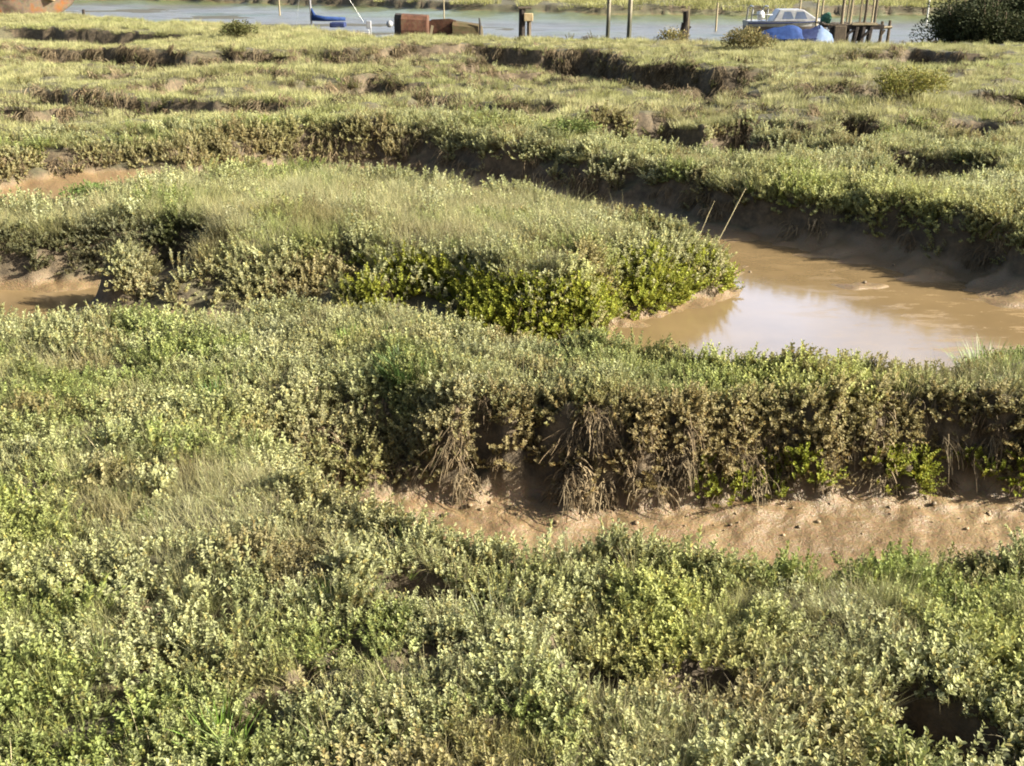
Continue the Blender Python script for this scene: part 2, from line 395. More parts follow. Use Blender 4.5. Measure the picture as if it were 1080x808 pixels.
# unseen wooded ridge added far beyond the river to darken its low-sky reflection
def added_hills():
    nt = 220; rings = [(255, 0), (262, .45), (285, .85), (330, 1.0), (420, .8), (640, 0)]
    vs = []; fs = []
    th = np.linspace(-2.2, 2.2, nt); hh = 17+9*fbm(th*3+9, th*0+2, 301, 4)+3*fbm(th*60, th*0+5, 302, 3)
    for q, (rad, k) in enumerate(rings):
        rr_ = rad+14*fbm(th*7, th*0+q, 310+q, 3); z_ = -1.5+hh*k+(2.2*fbm(th*90, th*0+q, 320+q, 3) if k else 0)
        vs += [(float(a*math.sin(t)), float(a*math.cos(t)), float(z)) for a, t, z in zip(rr_, th, z_)]
    for q in range(len(rings)-1):
        for i in range(nt-1): fs.append((q*nt+i, (q+1)*nt+i, (q+1)*nt+i+1, q*nt+i+1))
    me = bpy.data.meshes.new('added_hills'); me.from_pydata(vs, [], fs); me.update()
    me.materials.append(worn('added_hillside', (.030, .042, .018), (.07, .08, .035), .06, .9, 0, .6))
    o = bpy.data.objects.new('added_hills', me); C.objects.link(o); o['kind'] = 'structure'
added_hills()

# ------------------------------------------------------------------ ground cover: point clouds carrying small plants
def scatter(name, protos, pos, rot, scl, idx, tint, label, cat, mat_names=None):
    coll = bpy.data.collections.new(name+'_kinds')
    for k, me in enumerate(protos):
        o = bpy.data.objects.new(f'{name}_kind_{chr(97+k)}', me); coll.objects.link(o)
    me = bpy.data.meshes.new(name); n = len(pos)
    me.vertices.add(n); me.vertices.foreach_set('co', np.asarray(pos, np.float32).ravel())
    a = me.attributes.new('rot', 'FLOAT_VECTOR', 'POINT'); a.data.foreach_set('vector', np.asarray(rot, np.float32).ravel())
    a = me.attributes.new('scl', 'FLOAT', 'POINT'); a.data.foreach_set('value', np.asarray(scl, np.float32))
    a = me.attributes.new('idx', 'INT', 'POINT'); a.data.foreach_set('value', np.asarray(idx, np.int32))
    t4 = np.concatenate([np.asarray(tint, np.float32), np.ones((n, 1), np.float32)], 1)
    a = me.attributes.new('tint', 'FLOAT_COLOR', 'POINT'); a.data.foreach_set('color', t4.ravel())
    o = bpy.data.objects.new(name, me); C.objects.link(o); tag(o, label, cat, None, 'stuff')
    ng = bpy.data.node_groups.new(name+'_spread', 'GeometryNodeTree')
    ng.interface.new_socket('Geometry', in_out='INPUT', socket_type='NodeSocketGeometry')
    ng.interface.new_socket('Geometry', in_out='OUTPUT', socket_type='NodeSocketGeometry')
    N, L = ng.nodes, ng.links
    gi = N.new('NodeGroupInput'); go = N.new('NodeGroupOutput')
    ci = N.new('GeometryNodeCollectionInfo'); ci.inputs['Collection'].default_value = coll
    ci.inputs['Separate Children'].default_value = True; ci.inputs['Reset Children'].default_value = True
    ip = N.new('GeometryNodeInstanceOnPoints'); ip.inputs['Pick Instance'].default_value = True
    def attr(nm, ty):
        q = N.new('GeometryNodeInputNamedAttribute'); q.data_type = ty; q.inputs['Name'].default_value = nm
        return [s for s in q.outputs if s.enabled and s.name == 'Attribute'][0]
    e2r = N.new('FunctionNodeEulerToRotation'); L.new(attr('rot', 'FLOAT_VECTOR'), e2r.inputs[0])
    L.new(gi.outputs[0], ip.inputs['Points']); L.new(ci.outputs[0], ip.inputs['Instance'])
    L.new(attr('idx', 'INT'), ip.inputs['Instance Index']); L.new(e2r.outputs[0], ip.inputs['Rotation']); L.new(attr('scl', 'FLOAT'), ip.inputs['Scale'])
    L.new(ip.outputs[0], go.inputs[0])
    md = o.modifiers.new('spread', 'NODES'); md.node_group = ng
    return o

def rv(a=1.0): return random.uniform(-a, a)
def purslane(nst, h, spread, L, W, mat, dead=.1, lean=.55, up=(.25, .95)):
    b = MB()
    for s in range(nst):
        bx = Vector((rv(spread), rv(spread), -.03))
        d = Vector((bx.x*lean/spread+rv(.25), bx.y*lean/spread+rv(.25), 1)).normalized()
        hh = h*random.uniform(.6, 1.15)
        npair = max(4, int(hh/.017)); tw = random.uniform(0, PI)
        b.blade(bx, d, Vector((0, 0, 0)), hh, .006, .55, 2)
        for i in range(npair):
            t = .25+.75*i/(npair-1); p = bx+d*(hh*t); tw += 1.45+rv(.4)
            for q in (0, PI):
                if random.random() < .12: continue
                e = random.uniform(*up)
                dd = Vector((math.cos(tw+q)*math.cos(e), math.sin(tw+q)*math.cos(e), math.sin(e)))
                dd = (dd+d*.35).normalized()
                ll = L*random.uniform(.7, 1.15)*(1 if t < .8 else .8)
                g = random.uniform(.72, 1.28); c = (g, g, g*random.uniform(.8, 1.1))
                if t < .45 and random.random() < .5: c = (g*.6, g*.5, g*.42)
                if random.random() < dead: c = (g*.98, g*.84, g*.62)
                b.leaf(p, dd, Vector((0, 0, 1)), ll, W*ll, c, random.uniform(-.05, .25))
    return b.mesh('purslane', mat)
def tuft(n, L, W, spread, mat, lean=.5, bend=.5, seg=3, flop=.0):
    b = MB()
    for i in range(n):
        a = random.uniform(0, 2*PI); r = spread*math.sqrt(random.random())
        base = Vector((math.cos(a)*r, math.sin(a)*r, -.02))
        a2 = a+rv(.9); k = lean*random.random()
        d = Vector((math.cos(a2)*k, math.sin(a2)*k, 1))
        bd = Vector((math.cos(a2), math.sin(a2), -.5-flop))*bend*random.random()
        g = random.uniform(.7, 1.3); c = (g, g*random.uniform(.93, 1.03), g*random.uniform(.75, 1.1))
        b.blade(base, d, bd, L*random.uniform(.5, 1.1), W*random.uniform(.7, 1.3), c, seg)
    return b.mesh('tuft', mat)
def hanging(n, L, mat, leafy=.3):
    """dead stems and roots drooping down a bank face; local +X points out of the bank"""
    b = MB()
    for i in range(n):
        p = Vector((rv(.03), rv(.13), rv(.10)))
        ln = L*random.uniform(.4, 1.2); pts = [p]; d = Vector((random.uniform(.2, .9), rv(.5), rv(.5)+.1)).normalized()
        for k in range(5):
            d = (d+Vector((.0+rv(.12), rv(.28), -.42))).normalized(); pts.append(pts[-1]+d*ln/5)
        g = random.uniform(.45, 1.4); w = random.choice((.0035, .005, .005, .009))
        vs = []; fs = []
        for k, q in enumerate(pts):
            ww = w*(1-.5*k/5); vs += [q+Vector((0, ww, 0)), q-Vector((0, ww, 0)), q+Vector((ww*1.2, 0, ww*.3))]
        for k in range(5):
            o = 3*k; fs += [(o, o+2, o+5, o+3), (o+2, o+1, o+4, o+5), (o+1, o, o+3, o+4)]
        b.add(vs, fs, (g, g, g))
        for k in range(1, 5):
            if random.random() < leafy:
                g2 = random.uniform(.7, 1.5)
                b.leaf(pts[k], Vector((rv(), rv(), rv(.6))), Vector((.5, 0, 1)), random.uniform(.018, .032), random.uniform(.008, .014), (g2, g2*.95, g2*.85))
    return b.mesh('hanging', mat)
def clod(mat, rough=.35):
    b = MB(); import bmesh
    bm = bmesh.new(); bmesh.ops.create_icosphere(bm, subdivisions=2, radius=1)
    o = random.uniform(0, 50)
    from mathutils import noise as mn
    for v in bm.verts:
        k = 1+rough*mn.noise(v.co*1.6+Vector((o, o, o)))+.2*mn.noise(v.co*4+Vector((o, 0, o)))
        v.co = Vector((v.co.x*k, v.co.y*k*.8, v.co.z*k*.62))
    vs = [v.co.copy() for v in bm.verts]; bm.verts.index_update(); fs = [[v.index for v in f.verts] for f in bm.faces]
    bm.free(); b.add(vs, fs, 1.0); return b.mesh('clod', mat, True)

# where points fall: polar bands
def band(r0, r1, dens, half=.60):
    if r1 <= 6.5: half = .78
    n = int(half*(r1*r1-r0*r0)*dens)
    r = np.sqrt(RNG.random(n)*(r1*r1-r0*r0)+r0*r0); t = (RNG.random(n)*2-1)*half
    return r*np.sin(t), r*np.cos(t)
def survey(x, y):
    z, ch = terrain(x, y); e = .05
    zx, _ = terrain(x+e, y); zy, _ = terrain(x, y+e)
    gx = (zx-z)/e; gy = (zy-z)/e
    return z, ch, np.hypot(gx, gy), np.arctan2(-gy, -gx)
def blob(x, y, lst):
    """soft patches given by photo position on the marsh top"""
    s = np.zeros(x.shape)
    for u, v, ru, rvv, wgt in lst:
        cx, cy = P(u, v, .08); xa, _ = P(u+ru, v, .08); _, ya = P(u, max(v-rvv, 2), .08)
        rx = abs(xa-cx); ry = abs(ya-cy)
        s = s+wgt*np.exp(-(((x-cx)/rx)**2+((y-cy)/ry)**2)**1.5)
    return s
FINE = [(190, 520, 170, 70, 1.0), (60, 430, 80, 50, .5), (300, 460, 70, 60, .7), (180, 620, 110, 60, .7), (60, 700, 70, 60, .5), (330, 245, 200, 45, 1.0), (420, 215, 260, 30, .7), (160, 285, 100, 40, 1.0), (560, 215, 130, 25, .6), (480, 280, 120, 40, .5),
        (480, 390, 160, 22, .5), (900, 660, 160, 60, .55), (700, 790, 130, 60, .9), (880, 620, 150, 30, .6), (560, 700, 90, 30, .4), (860, 700, 120, 60, .4), (1040, 400, 60, 40, .8), (640, 610, 60, 40, .5), (80, 228, 120, 14, 1.0), (280, 690, 60, 40, .5), (560, 770, 70, 40, .3), (470, 720, 60, 40, .35), (20, 380, 40, 40, .6)]
YELL = [(1050, 680, 70, 60, 1.0), (700, 615, 70, 30, .9), (680, 680, 60, 40, .8), (900, 395, 90, 25, .8), (800, 395, 90, 25, .6), (30, 600, 60, 60, .3), (540, 610, 60, 25, .6), (760, 660, 70, 40, .6), (30, 530, 50, 40, .4), (860, 200, 120, 20, .5), (1000, 230, 80, 25, .6), (370, 360, 40, 14, .7)]
GREEN = [(430, 388, 50, 18, 1.0), (640, 378, 90, 16, .7), (720, 400, 60, 20, .6), (1040, 370, 50, 22, .9), (230, 770, 50, 50, .8), (560, 745, 40, 30, .5), (300, 780, 60, 40, .4), (225, 405, 22, 14, .9), (1000, 640, 60, 30, .4), (940, 600, 50, 20, .5), (100, 760, 60, 40, .4)]
BROWN = [(560, 440, 130, 30, .9), (700, 440, 110, 30, 1.0), (380, 500, 70, 60, .55), (820, 440, 80, 30, .7), (1000, 430, 70, 30, .6), (330, 360, 60, 15, .3), (900, 760, 120, 40, .5), (500, 480, 100, 60, .5), (430, 362, 60, 8, .6), (620, 800, 90, 30, .3)]
SAGE = np.array((.275, .282, .140)); YEL = np.array((.285, .30, .085)); GRN = np.array((.165, .205, .048)); BRN = np.array((.23, .185, .088)); BUFF = np.array((.31, .29, .155)); ALG = np.array((.20, .205, .025)); DEAD = np.array((.125, .092, .052))

def tints(x, y, base, amount=.25):
    n = len(x); c = np.tile(base, (n, 1)).astype(float)
    def mix(w, col):
        nonlocal c
        w = np.clip(w, 0, 1)[:, None]; c = c*(1-w)+col*w
    mix(.45*sstep(.1, .7, fbm(x/1.1, y/1.1, 101)), YEL*.85+SAGE*.15)
    mix(.75*sstep(.12, .5, fbm(x/.8, y/.7, 102)), GRN)
    mix(.75*sstep(.15, .5, fbm(x/.55, y/.5, 103)), BRN*.8)
    mix(.6*sstep(.15, .5, fbm(x/.5, y/.45, 104)), np.array((.34, .345, .20)))
    mix(blob(x, y, YELL)*.7, YEL); mix(blob(x, y, GREEN)*.75, GRN); mix(blob(x, y, BROWN)*.75, BRN)
    k = 1+amount*(RNG.random(n)*2-1)
    return c*k[:, None]

# --- sea purslane
AZ = math.radians(11)
PUR = [purslane(7, .18, .07, .034, .60, M['purslane']), purslane(8, .15, .075, .030, .66, M['purslane'], .18), purslane(6, .22, .065, .036, .54, M['purslane'], .08, .7), purslane(8, .13, .08, .028, .66, M['purslane'], .22, .9, (.0, .7)),
       purslane(7, .17, .075, .037, .52, M['purslane'], .1, .4, (.4, 1.1))]
NEARG = []
def collect(x, y, keep, z, size, zoff, tilt, slope, asp, tint, kinds, store):
    n = int(keep.sum()); k = keep
    rot = np.stack([RNG.normal(0, tilt, n), RNG.normal(0, tilt, n), RNG.random(n)*2*PI], -1)
    sl = np.minimum(slope[k], 2.0)
    store.append((np.stack([x[k], y[k], z[k]+zoff], -1), rot, size[k], RNG.integers(0, kinds, n), tint[k]))
def merged(store): return [np.concatenate([s[i] for s in store]) for i in range(5)]
pit = lambda x, y: sum(np.exp(-((((x-cx)/rx)**2+((y-cy)/ry)**2)**2)) for cx, cy, rx, ry, dp in PITW)

store = []
for r0, r1, dens, sz in ((2.6, 6.0, 560, .74), (6.0, 9.5, 360, .84), (9.5, 14, 150, 1.05), (14, 21, 95, 1.15)):
    x, y = band(r0, r1, dens); z, ch, sl, asp = survey(x, y)
    fine = np.clip(blob(x, y, FINE), 0, 1)+.35*sstep(.25, .8, fbm(x/1.6, y/1.6, 111))
    far = sstep(15, 21, np.hypot(x, y))*.45
    pr = (1-.60*np.clip(fine, 0, 1))*(1-far)
    hole = fbm(x/.28, y/.28, 120, 2)
    keep = (RNG.random(len(x)) < pr) & (ch < .55) & (sl < 3.5) & (pit(x, y)*(.15+1.0*RNG.random(len(x))) < .20) & (hole < .62)
    face = (sl > .9) | (ch > .25)
    keep &= ~face
    size = sz*(.65+.55*RNG.random(len(x)))*(.68+.6*vnoise(x/.55, y/.5, 121))
    tn = tints(x, y, SAGE)
    collect(x, y, keep, z, size, -.02, .28, sl, asp, tn, 5, store)
for r0, r1, dens, sz in ((4.5, 9.5, 1500, .85), (9.5, 14, 1000, 1.0), (14, 22, 420, 1.1)):
    x, y = band(r0, r1, dens); z, ch, sl, asp = survey(x, y)
    face = ((sl > .9) | (ch > .25)) & (ch < .86) & ((sl > .9) | (x > 0) | (RNG.random(len(x)) < .35))
    up = sstep(-.62, -.05, z)
    gap = fbm(x/.22+asp, y/.22+z*2, 160, 3)
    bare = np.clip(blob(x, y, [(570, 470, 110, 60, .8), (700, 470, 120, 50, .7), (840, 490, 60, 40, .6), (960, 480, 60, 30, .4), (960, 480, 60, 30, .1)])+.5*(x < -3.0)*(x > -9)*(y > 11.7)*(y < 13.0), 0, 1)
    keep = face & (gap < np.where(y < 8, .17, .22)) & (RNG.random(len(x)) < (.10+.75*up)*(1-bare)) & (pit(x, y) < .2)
    n = int(keep.sum())
    rot = np.stack([RNG.normal(0, .3, n), np.clip(RNG.normal(.75, .3, n), 0, 1.4), asp[keep]+RNG.normal(0, .6, n)], -1)
    tn = tints(x, y, SAGE); w = ((1-up)*.9+.15)[:, None]*(.4+.6*RNG.random(len(x)))[:, None]; nb = (((y < 7.9) & (y > 6.6))*(.12+.5*sstep(-.9, 0, x)))[:, None]+((y > 16.5) & (x < -2))[:, None]*.45
    tn = tn*(1-np.clip(w*.7+nb, 0, 1))+BRN*.85*np.clip(w*.7+nb, 0, 1)
    tn[(x < -3.0) & (y > 11.7) & (y < 13.0)] *= .42  # shade of the left spit face put into the plant tint
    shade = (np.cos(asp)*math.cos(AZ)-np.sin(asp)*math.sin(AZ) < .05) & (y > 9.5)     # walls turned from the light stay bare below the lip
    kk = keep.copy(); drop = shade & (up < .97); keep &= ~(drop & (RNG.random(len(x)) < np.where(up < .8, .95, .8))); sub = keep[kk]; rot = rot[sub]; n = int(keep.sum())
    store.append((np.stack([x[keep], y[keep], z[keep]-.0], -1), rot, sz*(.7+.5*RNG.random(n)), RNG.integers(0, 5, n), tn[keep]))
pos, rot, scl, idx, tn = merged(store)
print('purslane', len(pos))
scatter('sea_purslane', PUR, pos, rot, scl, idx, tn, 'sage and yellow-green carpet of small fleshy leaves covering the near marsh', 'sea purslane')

# --- fine pale marsh grass (near and middle) and the far sward
GR = [tuft(60, .26, .0032, .09, M['grass'], .45, .45), tuft(50, .32, .003, .08, M['grass'], .6, .5), tuft(70, .20, .0034, .10, M['grass'], .5, .6)]
FAR = [tuft(190, .20, .012, .30, M['grass'], .55, .5, 2), tuft(170, .16, .013, .34, M['grass'], .7, .6, 2), tuft(150, .25, .011, .26, M['grass'], .5, .5, 2)]
MORE = [tuft(36, .24, .008, .07, M['grass'], .5, .4, 4), tuft(16, .30, .0045, .08, M['grass'], 1.6, .8, 4, .6), tuft(26, .34, .0035, .05, M['grass'], .4, .3, 3)]
GRASS = np.array((.275, .272, .130)); 
store = []
for r0, r1, dens, sz in ((2.6, 6.5, 170, .62), (6.5, 10, 120, .78), (10, 17, 75, 1.0)):
    x, y = band(r0, r1, dens); z, ch, sl, asp = survey(x, y)
    fine = np.clip(blob(x, y, FINE), 0, 1)+.3*sstep(.2, .8, fbm(x/1.6, y/1.6, 111))
    keep = (RNG.random(len(x)) < .14+.8*fine) & (ch < .35) & (sl < 1.6) & (pit(x, y) < .3)
    size = sz*(.7+.6*RNG.random(len(x)))
    tn = tints(x, y, BUFF*.7+SAGE*.3, .2); tn = tn*.75+BUFF*.25
    collect(x, y, keep, z, size, -.01, .22, sl, asp, tn, 3, store)
for r0, r1, dens, sz, kind, thr in ((2.6, 10, 40, .62, 6, .38), (10, 20, 18, .8, 6, .30), (2.6, 12, 16, .7, 7, .1), (2.6, 16, 8, .7, 8, .1)):
    x, y = band(r0, r1, dens); z, ch, sl, asp = survey(x, y)
    keep = (fbm(x/.55, y/.5, 170+kind, 3) > thr) & (ch < .3) & (sl < 1.4) & (pit(x, y) < .5)
    tn = np.tile(np.array({6: (.17, .215, .07), 7: (.42, .37, .22), 8: (.30, .27, .15)}[kind]), (len(x), 1))*(.75+.5*RNG.random(len(x)))[:, None]
    collect(x, y, keep, z, sz*(.6+.7*RNG.random(len(x))), .0, .25, sl, asp, tn, 1, store)
    store[-1][3][:] = kind
for r0, r1, dens, sz in ((14, 22, 20, .62), (22, 34, 13, .75), (34, 64, 9, .85)):
    x, y = band(r0, r1, dens, .58); z, ch, sl, asp = survey(x, y)
    keep = (ch < .35) & (sl < .75)
    size = sz*(.7+.5*RNG.random(len(x)))*(.8+.5*vnoise(x/2.5, y/2.5, 133))
    tn = np.tile(GRASS, (len(x), 1))
    w = sstep(-.1, .6, fbm(x/3, y/2, 131))[:, None]; tn = tn*(1-.5*w)+np.array((.225, .25, .088))*.5*w
    w = sstep(0, .7, fbm(x/2, y/1.4, 132))[:, None]; tn = tn*(1-.6*w)+np.array((.30, .265, .14))*.6*w
    tn *= (.85+.3*RNG.random(len(x)))[:, None]
    collect(x, y, keep, z, size, -.02, .15, sl, asp, tn, 3, store)
    store[-1][3][:] += 3
# across the river
x, y = band(66, 130, .45, .55); z, ch, sl, asp = survey(x, y)
keep = (ch < .3) & (z > -.5) & (y > 60)
tn = np.tile(np.array((.25, .25, .105)), (len(x), 1))*(.8+.4*RNG.random(len(x)))[:, None]
collect(x, y, keep, z, 2.2+RNG.random(len(x)), -.03, .1, sl, asp, tn, 3, store); store[-1][3][:] += 3
pos, rot, scl, idx, tn = merged(store)
print('grass', len(pos))
scatter('marsh_grass', GR+FAR+MORE, pos, rot, scl, idx, tn, 'pale olive fine grass spreading over the flat marsh to the river', 'marsh grass')

# --- low dark bushes of purslane along ledges in the far marsh
store = []
x, y = band(15, 60, 16, .58); z, ch, sl, asp = survey(x, y)
lip = sstep(.35, .8, sl)*(ch < .6)
keep = (RNG.random(len(x)) < np.clip(lip*.75*sstep(46, 34, np.hypot(x, y))+.012*sstep(34, 28, np.hypot(x, y)), 0, 1)) & (ch < .3)
tn = tints(x, y, SAGE*.9, .3); f = sl > .5; tn[f] = tn[f]*.4+BRN*.2
collect(x, y, keep, z, (.9+.7*RNG.random(len(x)))*(.8+np.hypot(x, y)/80), -.03, .3, sl, asp, tn, 5, store)
pos, rot, scl, idx, tn = merged(store); print('ledge', len(pos))
scatter('ledge_purslane', PUR, pos, rot, scl, idx, tn, 'brownish low bushes fringing the eroded ledges of the far marsh', 'marsh scrub')

# --- dead stems and roots hanging on bank faces
HG = [hanging(34, .22, M['dead'], .35), hanging(28, .28, M['dead'], .15), hanging(40, .16, M['dead'], .55)]
store = []
for r0, r1, dens, sz in ((4.5, 9.5, 300, .7), (9.5, 21, 90, .9), (21, 46, 60, 1.5)):
    x, y = band(r0, r1, dens); z, ch, sl, asp = survey(x, y)
    lim = 1.0 if r1 < 22 else .42
    keep = (sl > lim) & (ch < .93) & ~((x < -3) & (y > 11) & (y < 13.3)) & (pit(x, y) < .2) & ((z < -.02) | (r0 > 15))
    keep &= (fbm(x/.3, y/.3, 140, 2) < .25) & (RNG.random(len(x)) < .35+.65*np.clip(blob(x, y, [(600, 470, 150, 60, 1.), (700, 440, 120, 40, .6)]), 0, 1))
    n = int(keep.sum())
    rot = np.stack([RNG.normal(0, .15, n), RNG.normal(0, .15, n), asp[keep]+RNG.normal(0, .35, n)], -1)
    base = np.tile(DEAD, (n, 1)); w = RNG.random(n)[:, None]**2; base = base*(1-w)+np.array((.19, .15, .088))*w
    store.append((np.stack([x[keep], y[keep], z[keep]+.02], -1), rot, sz*(.7+.6*RNG.random(n)), RNG.integers(0, 3, n), base*(.85 if r0 > 20 else 1)*(.7+.6*RNG.random(n))[:, None]))
pos, rot, scl, idx, tn = merged(store); print('dead', len(pos))
scatter('dead_stems', HG, pos, rot, scl, idx, tn, 'brown dead stems and roots hanging down the eroded creek banks', 'dead stems')

# --- yellow-green growth at the foot of banks
store = []
x, y = band(5, 14, 900, .56); z, ch, sl, asp = survey(x, y)
nearbank = sstep(1.0, 2.2, x)*(y > 6.8)*(y < 7.9)*(z < -.36)
isl = (y > 9.9)*(y < 13.2)*(x > -2.6)*(x < 3.1)*(z < -.12)*sstep(-2.6, -.3, x)*(.25+.75*sstep(-.2, .35, fbm(x/.5, y/.5, 151)))
keep = (sl > .7) & (ch > .12) & (ch < .93) & (RNG.random(len(x)) < .75*nearbank*sstep(-.25, .3, fbm(x/.35, y/.35, 150)) + .95*isl)
tn = np.tile(ALG, (len(x), 1)); w = RNG.random(len(x))[:, None]; tn = tn*(1-w*.5)+np.array((.15, .19, .03))*w*.5
tn *= (.6+.7*RNG.random(len(x)))[:, None]
n = int(keep.sum())
rot = np.stack([RNG.normal(0, .3, n), np.clip(RNG.normal(.6, .3, n), 0, 1.4), asp[keep]+RNG.normal(0, .6, n)], -1)
off = np.where(y[keep] < 8, .07, .03)
store.append((np.stack([x[keep]+off*np.cos(asp[keep]), y[keep]+off*np.sin(asp[keep]), z[keep]], -1), rot, (.7+.5*RNG.random(n))*np.where(y[keep] < 8, .75, 1.0), RNG.integers(0, 5, n), tn[keep]))
pos, rot, scl, idx, tn = merged(store); print('alg', len(pos))
scatter('bank_samphire', PUR, pos, rot, scl, idx, tn, 'bright yellow-green plants at the foot of the island and near bank', 'samphire')

# --- mud crumbs
mm, n_, l_, b_ = new_mat('mud_crumb')
ti = n_.new('ShaderNodeAttribute'); ti.attribute_type = 'INSTANCER'; ti.attribute_name = 'tint'; l_.new(ti.outputs['Color'], b_.inputs['Base Color']); b_.inputs['Roughness'].default_value = .6
CL = [clod(mm) for _ in range(4)]
x, y = band(4.8, 16, 420, .5); z, ch, sl, asp = survey(x, y)
sdn = signed_dist(x, y, CH_NEAR)
foot = np.exp(-((y-6.88)/.22)**2)*(ch > .75)*(y < 7.6)
mid = .05*(ch > .9)*(y < 7.6)
pond = .05*(ch > .85)*(y > 8)*(x > 2)
keep = RNG.random(len(x)) < np.clip(foot*.16+mid*.015+pond*.15, 0, 1)
n = int(keep.sum()); s = (.006+.020*RNG.random(n)**3)
tn = np.tile(np.array((.15, .105, .052)), (n, 1))*(.55+.7*RNG.random(n))[:, None]
print('clods', n)
scatter('mud_crumbs', CL, np.stack([x[keep], y[keep], z[keep]+s*.25], -1), np.stack([RNG.normal(0, .4, n), RNG.normal(0, .4, n), RNG.random(n)*6.3], -1), s, RNG.integers(0, 4, n), tn, 'crumbled brown mud lumps lying below the eroded bank', 'mud lumps')

# ------------------------------------------------------------------ single plants
def shrub(name, label, x, y, rx, ry, h, col, n, leaf, cat='shrub', nst=9, group=None, low=.62, clumps=9, z0=None):
    z = gz(x, y) if z0 is None else z0
    root = empty(name, (x, y, z-.03), label, cat, group)
    st = MB(); fo = MB()
    cl = []
    for k in range(clumps):
        a = 2.4*k+rv(.4); q = math.sqrt((k+.5)/clumps)*.72
        hh = h*(1-.62*q*q)*random.uniform(.72, 1.0)
        c = Vector((math.cos(a)*rx*q, math.sin(a)*ry*q, hh*random.uniform(low, .66))); cl.append((c, random.uniform(.16, .46) if low < .5 else random.uniform(.30, .46), hh))
        st.tube([(c.x*.15, c.y*.15, -.05), (c.x*.6+rv(.05)*rx, c.y*.6, hh*.3), tuple(c), (c.x*1.1, c.y*1.1, hh*.92)], [.035*h*.7, .025*h*.7, .015*h*.7, .006*h*.7], 6)
    for i in range(n):
        c, r, hh = random.choice(cl)
        d = Vector((random.gauss(0, 1), random.gauss(0, 1), random.gauss(0, 1))).normalized()*(random.random()**.4)
        p = c+Vector((d.x*r*rx, d.y*r*ry, d.z*min(hh*.42, r*h*1.0)))
        if p.z < .02: p.z = .02+random.random()*.05
        dd = Vector((d.x+rv(.6), d.y+rv(.6), .5+rv(.6)))
        g = random.uniform(.6, 1.4); cc = (g*random.uniform(.9, 1.15), g, g*random.uniform(.75, 1.1))
        fo.leaf(p, dd, Vector((rv(), rv(), 1)), leaf*random.uniform(.6, 1.3), leaf*random.uniform(.35, .6), cc, random.uniform(0, .3))
    st.build('stem', M['bark'], root)
    fo.build('foliage', leaf_mat(name+'_leaf', .2, .7, .08, False, col), root)
    return root
M['bark'] = worn('bark', (.07, .05, .03), (.14, .10, .065), 14)
shrub('bush', 'dark green bushy tree on the far right marsh edge beside the river', 20.4, 46, 4.3, 2.6, 3.9, (.052, .060, .030), 80000, .12, 'bush', clumps=44, low=.2)
sx = X(250, 43); shrub('shrub', 'small round dark shrub alone near the left river bank', sx, 43, .72, .6, .75, (.085, .088, .035), 1500, .09)
sx = X(785, 38); shrub('shrub', 'low straw-brown shrub on the bank in front of the blue tarpaulin boat', sx, 38, 1.0, .6, .92, (.17, .15, .07), 2600, .075)
sx = X(955, 22.8); shrub('shrub', 'feathery yellow-green shrub on a brown ledge at right', sx, 22.8, .85, .55, .85, (.19, .185, .055), 4200, .05)
shrub('shrub', 'dark green low shrub at the mouth of the left mud creek', -6.5, 16.9, .55, .35, .42, (.10, .14, .045), 1500, .05)
sx = X(600, 18.9); shrub('shrub', 'dark green domed shrub just beyond the shaded creek bank', sx, 18.9, .48, .35, .36, (.12, .15, .05), 1500, .05)
sx = X(708, 41.6); shrub('shrub', 'scrubby straw tuft left of the knotty dark mooring post', sx, 41.6, .6, .4, .62, (.20, .18, .08), 700, .08)

def grass_tuft(name, label, x, y, h, n, col, spread=.1, w=.008):
    root_z = gz(x, y)
    me = tuft(n, h, w, spread, None, .7, .45, 4)
    me.materials.append(leaf_mat(name+'_blade', .25, .45, .35, False, col))
    o = bpy.data.objects.new(name, me); C.objects.link(o); o.location = (x, y, root_z)
    return tag(o, label, 'grass tuft', 'grass tufts standing out of the carpet')
for (u, v, h, n, col, sp, lab) in ((432, 398, .24, 260, (.075, .125, .035), .20, 'dark green broad grass tuft on the bank above the brown stems'),
                                   (226, 412, .20, 60, (.08, .14, .035), .06, 'small vivid green blade tuft among pale grass at left'),
                                   (1040, 388, .30, 320, (.13, .19, .05), .20, 'tall fresh green grass clump at the right edge beside the pond'),
                                   (232, 775, .20, 90, (.13, .21, .04), .10, 'bright green grass tuft in the near left foreground'),
                                   (606, 588, .30, 130, (.15, .17, .07), .08, 'grey-green upright tuft at the near lip of the mud gully'),
                                   (372, 366, .18, 120, (.14, .20, .04), .12, 'light green tuft at the front of the island creek'),
                                   (520, 660, .28, 50, (.13, .15, .07), .10, 'loose grey-green blades over the dark hollow in the foreground')):
    x, y = P(u, v, .03); grass_tuft('grass_tuft', lab, x, y, h, n, col, sp)
def stalk(label, u0, v0, u1, v1, y, r=.006):
    x0, x1 = X(u0, y), X(u1, y); z0, z1 = Zat(v0, y), Zat(v1, y)
    zb = gz(x0, y); b = MB()
    xb = x0-(x1-x0)/(z1-z0)*(z0-zb)
    pts = [(xb, y, zb-.05), ((xb+x1)/2+.01, y, (zb+z1)/2), (x1, y+.02, z1)]
    b.tube(pts, [r, r*.85, r*.5], 6)
    for k in range(1):
        t = .75; p = Vector(pts[0]).lerp(Vector(pts[2]), t)
        b.blade(p, Vector((.25, rv(.2), 1)), Vector((.1, 0, -.1)), .16, .010, 1.0, 3)
    o = b.build('reed_stalk', M['reed']); tag(o, label, 'reed stalk', 'dry reeds on the island tip')
M['reed'] = worn('dry_reed', (.42, .36, .20), (.55, .48, .28), 20)
stalk('tall pale dry reed leaning over the island tip', 763, 243, 784, 199, 12.9, .006)
